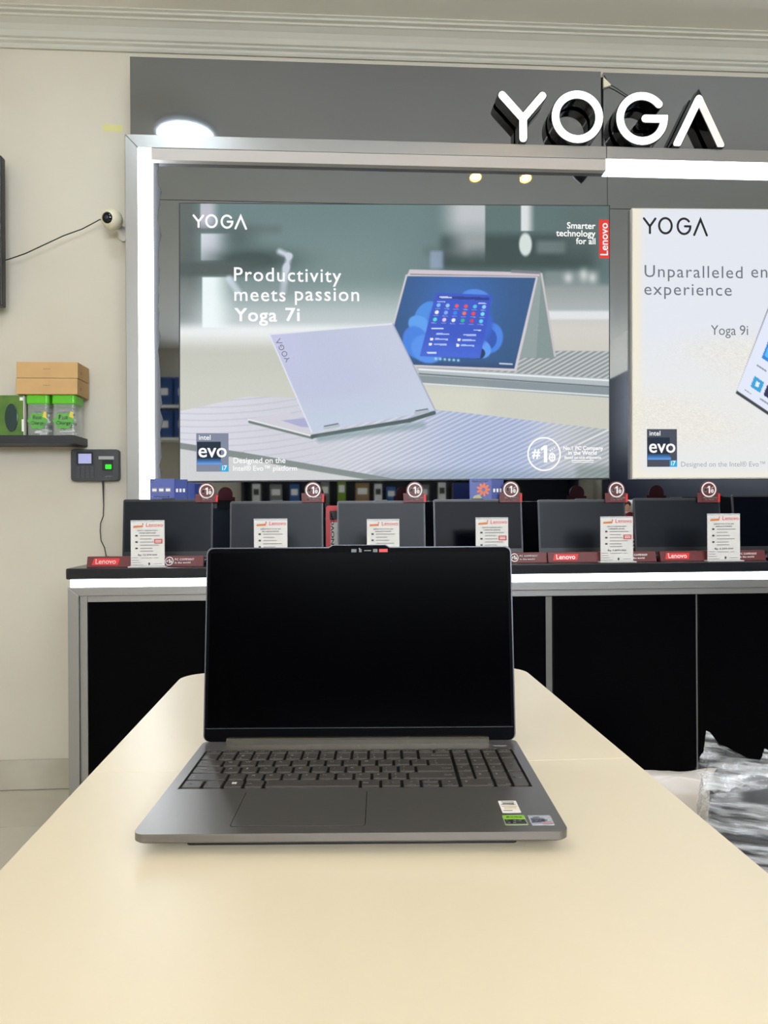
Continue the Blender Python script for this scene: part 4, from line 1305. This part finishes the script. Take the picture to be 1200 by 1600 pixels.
def key(x, y, w, d, legs):
    b = B()
    g = .0015
    lo, hi = rr(x + g, x + w - g, y + g, y + d - g, .0012, 2), rr(x + g + .0004, x + w - g - .0004, y + g + .0004, y + d - g - .0004, .0012, 2)
    b.rings([[(p_[0], p_[1], .0165) for p_ in lo], [(p_[0], p_[1], .0184) for p_ in lo], [(p_[0], p_[1], .0188) for p_ in hi]])
    z = .0189
    for s_, fx, fy, hh in legs:
        if s_ == '#win':
            for q in range(4):
                ax, ay = x + w * .5 - .0022 + .0024 * (q % 2), y + d * .55 - .0022 + .0024 * (q // 2)
                b.add([(ax, ay, z), (ax + .0021, ay, z), (ax + .0021, ay + .0021, z), (ax, ay + .0021, z)], [(0, 1, 2, 3)], 1)
        else:
            b.text(s_, lambda u, v: (u, v, z), x + w * fx, y + d * fy, h=hh, mi=1, res=1, bold=.03, align='l' if fx < .5 else ('c' if fx == .5 else 'r'))
    b.obj('key', [M_key, M_legend], kb)


U = .01785
X0 = -.1675
rowy = [.1018 + .0201 * q for q in range(5)]
fy = rowy[4] + .0201
one = lambda s_: [(s_, .28, .52, .0040)]
two = lambda a, c: [(a, .30, .56, .0032), (c, .30, .16, .0034)]
word = lambda s_: [(s_, .12, .42, .0030)]
wordr = lambda s_: [(s_, .90, .42, .0030)]
rows = {
    4: [(two('~', '`'), 1)] + [(two(a, c), 1) for a, c in zip('!@#$%^&*()_+', '1234567890-=')] + [(wordr('Backspace'), 2)],
    3: [(word('Tab'), 1.5)] + [(one(c), 1) for c in 'QWERTYUIOP'] + [(two('{', '['), 1), (two('}', ']'), 1), (two('|', '\\'), 1.5)],
    2: [(word('CapsLk'), 1.75)] + [(one(c), 1) for c in 'ASDFGHJKL'] + [(two(':', ';'), 1), (two('"', "'"), 1), (wordr('Enter'), 2.25)],
    1: [(word('Shift'), 2.25)] + [(one(c), 1) for c in 'ZXCVBNM'] + [(two('<', ','), 1), (two('>', '.'), 1), (two('?', '/'), 1), (wordr('Shift'), 2.75)],
    0: [(word('Ctrl'), 1.15), (word('Fn'), 1.1), ([('#win', 0, 0, 0)], 1.1), (word('Alt'), 1.1), ([('\u2261', .04, .5, .003)], 5.2), (word('Alt'), 1.1), ([('\u25c6', .5, .4, .003)], 1.15)],
}
for q, ks in rows.items():
    x = X0
    for lg, n in ks:
        key(x, rowy[q], n * U, .0201, lg)
        x += n * U
# arrow keys of the bottom row
x = X0 + 11.9 * U
aw = (15 * U - 11.9 * U) / 3
key(x, rowy[0], aw, .0201, [('<', .5, .5, .003), ('Home', .5, .12, .0022)])
key(x + aw, rowy[0] + .0101, aw, .0100, [('^', .36, .3, .0032)]); key(x + aw, rowy[0], aw, .0100, [('v', .36, .3, .0028)])
key(x + 2 * aw, rowy[0], aw, .0201, [('>', .5, .5, .003), ('End', .5, .12, .0022)])
fn = ['Esc', 'F1', 'F2', 'F3', 'F4', 'F5', 'F6', 'F7', 'F8', 'F9', 'F10', 'F11', 'F12', 'Insert', 'PrtSc']
for q, s_ in enumerate(fn): key(X0 + q * U, fy, U, .0138, [(s_, .5, .36, .0028)])
NX = X0 + 15 * U + .0006
NU = (.1675 - NX) / 4
for q, s_ in enumerate(('Del', 'Home', 'End', 'PgUp')): key(NX + q * NU, fy, NU, .0138, [(s_, .5, .36, .0026)])
pad = {4: ('Num', '/', '*', '-'), 3: ('7', '8', '9'), 2: ('4', '5', '6'), 1: ('1', '2', '3')}
for q, ks in pad.items():
    for c, s_ in enumerate(ks): key(NX + c * NU, rowy[q], NU, .0201, [(s_, .28, .5, .0036)] + ([('Home', .9, .12, .0018)] if q < 4 and c == 0 else []))
key(NX, rowy[0], NU * 2, .0201, [('0', .16, .5, .0036), ('Ins', .9, .14, .0022)])
key(NX + 2 * NU, rowy[0], NU, .0201, [('.', .28, .5, .0036), ('Del', .9, .14, .0022)])
key(NX + 3 * NU, rowy[2], NU, .0402, [('+', .5, .5, .004)])
key(NX + 3 * NU, rowy[0], NU, .0402, [('Enter', .5, .5, .0026)])
B().slab(rr(.150, .166, .2255, .2305, .0018), DZ - .0002, DZ + .0006).obj('power_button', M_deck, lt)
# bar before the hinge
B().rings([[(x, .2365 + a, DZ + c) for a, c in ((-.003, 0), (-.0022, .0052), (.0, .0068), (.005, .0068), (.005, 0))] for x in (-.1505, .1465)]).obj('hinge_bar', M_bar, lt, smooth=20)
# lid
LT, LL = math.radians(6.2), .2235
Mx = lid_matrix(.2425, DZ - .0005, LT)
nb = []
out = rr(-.1785, .1785, .002, LL, .007, 5)
# top edge with the raised camera notch
top = [(x, z) for x, z in out]
i_ = next(k for k in range(len(top)) if top[k][0] < 0 and abs(top[k][1] - LL) < 1e-6)
top[i_:i_] = [(.036, LL), (.031, LL + .0025), (-.031, LL + .0025), (-.036, LL)]
ld = B().plate(top, 0, .0065).xf(Mx).obj('lid', M_lidm, lt, smooth=30)
ins = [(x * .991, .004 + (z - .004) * .994 if z < LL + .0001 else z - .0008) for x, z in top]
B().plate(ins, -.0012, .0002).xf(Mx).obj('bezel', M_bezel, ld)
B().plate([(-.1735, .0185), (.1735, .0185), (.1735, LL - .0065), (-.1735, LL - .0065)], -.0016, -.0010).xf(Mx).obj('display', M_display, ld)
B().plate([(-.1755, .0165), (.1755, .0165), (.1755, .0172), (-.1755, .0172)], -.0019, -.0010).xf(Mx).obj('display_seam', mat('seam_grey', (44, 45, 48), .4), ld)
B().lathe([(1e-4, 0), (.0014, 0), (.0014, .0004), (1e-4, .0006)], origin=(0, -.0011, LL - .0025), axis=(0, -1, 0), n=12).xf(Mx).obj('webcam', M_blackgloss, ld)
b = B()
zc = LL - .0045
for k_, (xa, xb, c_) in enumerate(((-.009, -.003, 0), (.000, .003, 0), (.006, .014, 0), (.0165, .0215, 0), (.0235, .0335, 1))):
    hh_ = .0006 if k_ == 2 else .0019
    b.plate([(xa, zc - hh_), (xb, zc - hh_), (xb, zc + hh_), (xa, zc + hh_)], -.0022, -.0010, c_)
o = b.xf(Mx).obj('shutter_label', [mat('icon_grey', (96, 100, 100), .5), mat('icon_red', (190, 52, 46), .5)], ld)
o['label'] = 'row of tiny icons with a red tab by the webcam'
for x in (-.115, .115): B().tube([(x - .03, .2455, DZ + .001), (x + .03, .2455, DZ + .001)], .0035, 10).obj('hinge', M_bezel, lt, smooth=60)
# stickers
sz_ = DZ + .0002
def st_(poly, mi, b, k=0): b.add([(x, y, sz_ + k) for x, y in poly], [tuple(range(len(poly)))], mi)
def rect(x0, x1, y0, y1): return [(x0, y0), (x1, y0), (x1, y1), (x0, y1)]
b = B().slab(rr(.1305, .1468, .0385, .0655, .0008, 2), DZ - .0001, sz_, 0)
for y, xa, xb, m_ in ((.0625, .133, .1445, 1), (.0595, .134, .144, 1), (.0565, .132, .145, 1), (.0525, .132, .1455, 2), (.049, .1335, .1445, 2), (.046, .1335, .1445, 3), (.043, .132, .14, 1)):
    st_(rect(xa, xb, y - .0007, y + .0007), m_, b, .00015)
b.text('OFFICE', lambda u, v: (u, v, sz_ + .0002), .1333, .0572, w=.0105, h=.0028, mi=1, bold=.02, res=1)
b.obj('sticker', [M_paper, M_gprint, mat('tan_print', (176, 150, 104), .6), mat('pale_tan', (222, 206, 160), .6)], lt)['label'] = 'white software sticker'
b = B().slab(rr(.1288, .1480, .0128, .0332, .0008, 2), DZ - .0001, sz_, 0)
st_(rect(.1295, .1473, .0245, .0325), 1, b, .00015)
st_(rect(.1295, .1473, .0148, .0238), 2, b, .00015)
st_(rect(.1320, .1345, .0275, .0298), 2, b, .0003)
b.text('NVIDIA', lambda u, v: (u, v, sz_ + .0003), .1352, .0273, w=.0105, h=.0024, mi=2, bold=.03, res=1)
b.text('GEFORCE', lambda u, v: (u, v, sz_ + .0003), .1308, .0200, w=.0150, h=.0026, mi=3, bold=.03, res=1)
b.text('RTX', lambda u, v: (u, v, sz_ + .0003), .1315, .0160, w=.0070, h=.0026, mi=3, bold=.03, res=1)
b.obj('sticker', [mat('pale_green_edge', (150, 166, 120), .4), mat('graphics_green', (128, 190, 30), .4), M_dprint, M_wprint], lt)['label'] = 'green and black graphics sticker'
b = B().slab(rr(.1508, .1702, .0128, .0325, .0008, 2), DZ - .0001, sz_, 0)
st_(rect(.1522, .1640, .0175, .0262), 1, b, .00015)
st_(rect(.1600, .1688, .0140, .0185), 2, b, .00016)
b.text('RYZEN', lambda u, v: (u, v, sz_ + .0003), .1545, .0200, w=.0110, h=.0030, mi=3, bold=.03, res=1)
b.text('AMD', lambda u, v: (u, v, sz_ + .0003), .1545, .0272, w=.0060, h=.0022, mi=1, bold=.03, res=1)
b.obj('sticker', [mat('silver_foil', (205, 205, 210), .25, metal=.6), mat('foil_dark', (74, 74, 92), .4), mat('foil_pink', (170, 132, 134), .4), M_wprint], lt)['label'] = 'silver processor sticker'

# ------------------------------------------------------------------ bags wrapped in plastic beside the table
M_bagblk = mat('black_nylon', (26, 26, 28), 0.55, bump=.2, bump_scale=300)
M_plast = bpy.data.materials.new('clear_plastic_film')
M_plast.use_nodes = True
nt = M_plast.node_tree
pb_ = nt.nodes['Principled BSDF']
pb_.inputs['Base Color'].default_value = (.9, .92, .95, 1)
pb_.inputs['Roughness'].default_value = .16
pb_.inputs['Specular IOR Level'].default_value = .9
tr_ = nt.nodes.new('ShaderNodeBsdfTransparent')
mx_ = nt.nodes.new('ShaderNodeMixShader')
ns_ = nt.nodes.new('ShaderNodeTexNoise')
tc_ = nt.nodes.new('ShaderNodeTexCoord')
mp_ = nt.nodes.new('ShaderNodeMapping')
mp_.inputs['Scale'].default_value = (2, 2, 18)
nt.links.new(tc_.outputs['Object'], mp_.inputs['Vector'])
nt.links.new(mp_.outputs['Vector'], ns_.inputs['Vector'])
ns_.inputs['Scale'].default_value = 4.5
ns_.inputs['Detail'].default_value = 6
rg_ = nt.nodes.new('ShaderNodeMapRange')
rg_.inputs['From Min'].default_value, rg_.inputs['From Max'].default_value = .44, .66
rg_.inputs['To Min'].default_value, rg_.inputs['To Max'].default_value = .04, .55
nt.links.new(ns_.outputs['Fac'], rg_.inputs['Value'])
nt.links.new(rg_.outputs['Result'], mx_.inputs['Fac'])
nt.links.new(tr_.outputs['BSDF'], mx_.inputs[1])
nt.links.new(pb_.outputs['BSDF'], mx_.inputs[2])
nt.links.new(mx_.outputs['Shader'], nt.nodes['Material Output'].inputs['Surface'])

GX, GY, GA = .945, 1.40, math.radians(-28)
lvl = [0.0, .092, .184, .276, .366, .454, .540]
for i in range(6):
    h_ = lvl[i + 1] - lvl[i]
    t = thing('laptop_sleeve', ['black padded laptop bag at the bottom of the wrapped stack', 'black padded laptop bag, second up in the wrapped stack', 'black padded laptop bag, third up in the wrapped stack',
              'black padded laptop bag, third from the top of the wrapped stack', 'black padded laptop bag with teal tag, below the topmost', 'topmost black padded laptop bag in the plastic wrap'][i], 'bag', (GX, GY, lvl[i] + .003), GA + math.radians((.5, -1, 1, -.5, 1, -.5)[i]), group='black laptop bags in plastic')
    rings = []
    for f_ in (0, .12, .3, .5, .7, .88, 1):
        s_ = .020 * (1 - math.sin(math.pi * min(max(f_, .0), 1.0)) ** .5)
        rings.append([(x, y, f_ * (h_ - .004)) for x, y in rr(-.206 + s_, .206 - s_, -.161 + s_, .161 - s_, .04, 5)])
    B().rings(rings).obj('body', M_bagblk, t, smooth=50)
    B().rings([[(x, y, zz) for x, y in rr(-.2075, .2075, -.1625, .1625, .041, 5)] for zz in ((h_ - .004) * .47, (h_ - .004) * .53)]).obj('zip_band', mat('zip_grey', (52, 52, 56), .4), t, smooth=50)
    if i == 4:
        for q in range(2): B().box(-.165 + q * .016, -.153 + q * .016, -.1655, -.1615, .014, .060).obj('teal_tag', mat('teal_tag', (110, 190, 180), .4), t)

# crumpled film shell
def film(name, label, cx, cy, ang, hx, hy, z0, z1, ear, seed, m, cat, amp=.02):
    n, k = 72, 40
    b = B()
    rings = []
    for j in range(k + 1):
        f_ = j / k
        z = z0 + (z1 - z0) * f_
        # straight sides, rounded shoulders, gathered top
        s_ = 1.0 if f_ < .84 else math.sqrt(max(0.0, 1 - ((f_ - .84) / .16) ** 2)) * .985 + .015
        ring = []
        for i in range(n):
            a = 2 * math.pi * i / n
            c_, s2 = math.cos(a), math.sin(a)
            p_ = 8.0
            rad = (abs(c_) ** p_ + abs(s2) ** p_) ** (-1 / p_)
            x, y = hx * rad * c_ * s_, hy * rad * s2 * s_
            v = Vector((x * 6 + seed, y * 6, z * 16))
            d = amp * (noise.noise(v) + .9 * abs(noise.noise(v * 2.3)) - .5 * abs(noise.noise(v * 4.1)) + .3 * noise.noise(v * 6))
            zz = z + .5 * amp * noise.noise(Vector((x * 9, y * 9, seed))) * (1 if f_ > .8 else .3)
            for ex_, ey_, eh, ew in ear:
                zz += eh * math.exp(-((x - ex_) ** 2 + (y - ey_) ** 2) / ew ** 2) * (f_ > .6) * S(np.array(f_), .6, .9)
            nrm = Vector((c_, s2, 0))
            ring.append((x + nrm.x * max(d, -.004), y + nrm.y * max(d, -.004), max(zz, z0)))
        rings.append(ring)
    b.rings(rings, cap=False)
    b.add(rings[-1], [tuple(range(n))])
    o = b.obj(name, m, smooth=24)
    o.location = (cx, cy, 0)
    o.rotation_euler = (0, 0, ang)
    return tag(o, label, cat)


bag = film('plastic_bag', 'clear crumpled plastic bag wrapped around black laptop bags', GX, GY, GA, .226, .182, .0015, .585, ((-.205, -.165, .03, .030), (-.19, -.13, .02, .10), (.09, -.165, .05, .035)), 2.7, M_plast, 'plastic bag')
# loose gathered film with its pointed ear standing up along the near edge
tp = [(1088, 1202), (1093, 1183), (1099, 1174), (1103.5, 1142), (1109, 1144), (1117, 1154), (1124, 1163), (1135, 1167), (1150, 1175), (1170, 1186), (1186, 1189), (1193, 1178), (1194.5, 1169), (1200, 1172), (1213, 1186), (1240, 1192)]
for lay in range(2):
    gx = np.linspace(1088, 1240, 56)
    gx = np.unique(np.concatenate([gx, [q[0] for q in tp]]))
    gy = np.interp(gx, [q[0] for q in tp], [q[1] for q in tp])
    rings = []
    nr = 9
    for j in range(nr + 1):
        row = []
        for a_, c_ in zip(gx, gy):
            py = c_ + (1232 + 14 * noise.noise(Vector((a_ * .05, 1.7, lay))) - (22 if a_ < 1098 else 0) - c_) * j / nr + (3 * lay)
            lean = .012 if a_ > 1112 else .012 * (1 - abs(a_ - 1104) / 60)
            yb = 1.36 + .035 + .022 * lay
            for _ in range(3):
                q = at(a_, py, yb)
                yb = 1.36 - (q.x - .70) * .543 + .022 + .022 * lay
            q = at(a_, py, yb)
            d = .012 * noise.noise(Vector((a_ * .06, py * .05, 3.3 + lay * 5))) + .007 * abs(noise.noise(Vector((a_ * .16, py * .11, 7.7 + lay * 3))))
            row.append((q.x, q.y + d * min(1, .3 + j / 3), q.z))
        rings.append(row)
    b = B().rings(rings, cap=False, closed=False)
    o = b.obj('gathered_top', M_plast, smooth=20)
    bpy.context.view_layer.update()
    o.parent = bag
    o.matrix_parent_inverse = bag.matrix_world.inverted()
film('white_sack', 'white crumpled plastic sack behind the wrapped bags', .87, 1.885, 0.0, .28, .125, .0015, .415, ((-.1, 0, .02, .06),), 9.1, mat('white_film', (236, 228, 222), .3), 'sack', .014)

# ------------------------------------------------------------------ far side of the shop, seen in the mirror panels
M_rack = mat('rack_dark', (22, 26, 36), .4)
M_bluebox = mat('blue_carton', (30, 70, 130), .5)
rk = thing('display_rack', 'long dark display rack along the opposite wall, seen only in mirrors', 'rack', (0, YF + .001, 0))
B().box(-1.1, 2.9, 0, .02, 0, 1.75).obj('back_board', M_rack, rk)
for z in (.35, .8, 1.12, 1.6): B().box(-1.1, 2.9, .02, .34, z, z + .03).obj('shelf', M_rack, rk)
for x in (-1.1, .9, 2.87): B().box(x, x + .03, .02, .34, 0, 1.75).obj('upright', M_rack, rk)
random.seed(11)
names = ('white', 'green', 'grey', 'tan', 'blue')
cl = ((225, 226, 224), (120, 150, 40), (120, 122, 120), (150, 120, 80), (40, 90, 150))
x = -.98
for i in range(15):
    w = random.uniform(.09, .20)
    if x + w > 2.8: break
    c_ = (0, 2, 4, 0, 2, 1, 3, 0, 4, 2, 0, 3, 2, 0, 1)[i]
    if c_ == 0: w = .09
    h_ = random.uniform(.22, .34)
    if .85 < x + w and x < .96: x = .97
    t = thing('rack_box', '%s box on the dark rack, number %s along its shelf' % (names[c_], ('one', 'two', 'three', 'four', 'five', 'six', 'seven', 'eight', 'nine', 'ten', 'eleven', 'twelve', 'thirteen', 'fourteen', 'fifteen')[i]), 'box', (x, YF + .12, 1.1505), group='boxes on the opposite rack')
    B().box(0, w, 0, .14, 0, h_).obj('carton', mat('rack_' + names[c_], cl[c_], .5), t, bevel=.002)
    B().box(w * .15, w * .85, .14, .141, h_ * .55, h_ * .8).obj('print', M_dprint if c_ == 0 else M_wprint, t)
    x += w + random.uniform(.05, .12)
# wall shelves with blue cartons
for s_, z in enumerate((1.98, 2.36)):
    tag(B().box(-2.42, -1.35, YF + .001, YF + .30, z - .03, z).obj('carton_shelf', M_white), ['lower', 'upper'][s_] + ' white shelf holding blue cartons on the opposite wall', 'shelf')
    for q in range(4):
        t = thing('blue_carton', 'blue carton on the %s opposite shelf, %s along' % (['lower', 'upper'][s_], ['first', 'second', 'third', 'fourth'][q]), 'carton', (-2.40 + q * .26, YF + .05, z + .0005), group='blue cartons on the opposite shelves')
        B().box(0, .24, 0, .2, 0, .33).obj('carton', M_bluebox, t, bevel=.002)
        B().box(.05, .19, .2, .201, .12, .2).obj('print', M_wprint, t)
tag(B().box(XR - .04, XR - .001, YF + .4, 1.2, .0, 2.62).obj('dark_wall_panel', mat('navy_panel', (20, 24, 40), .4), bevel=.003), 'tall dark navy panel standing against the side wall', 'panel')
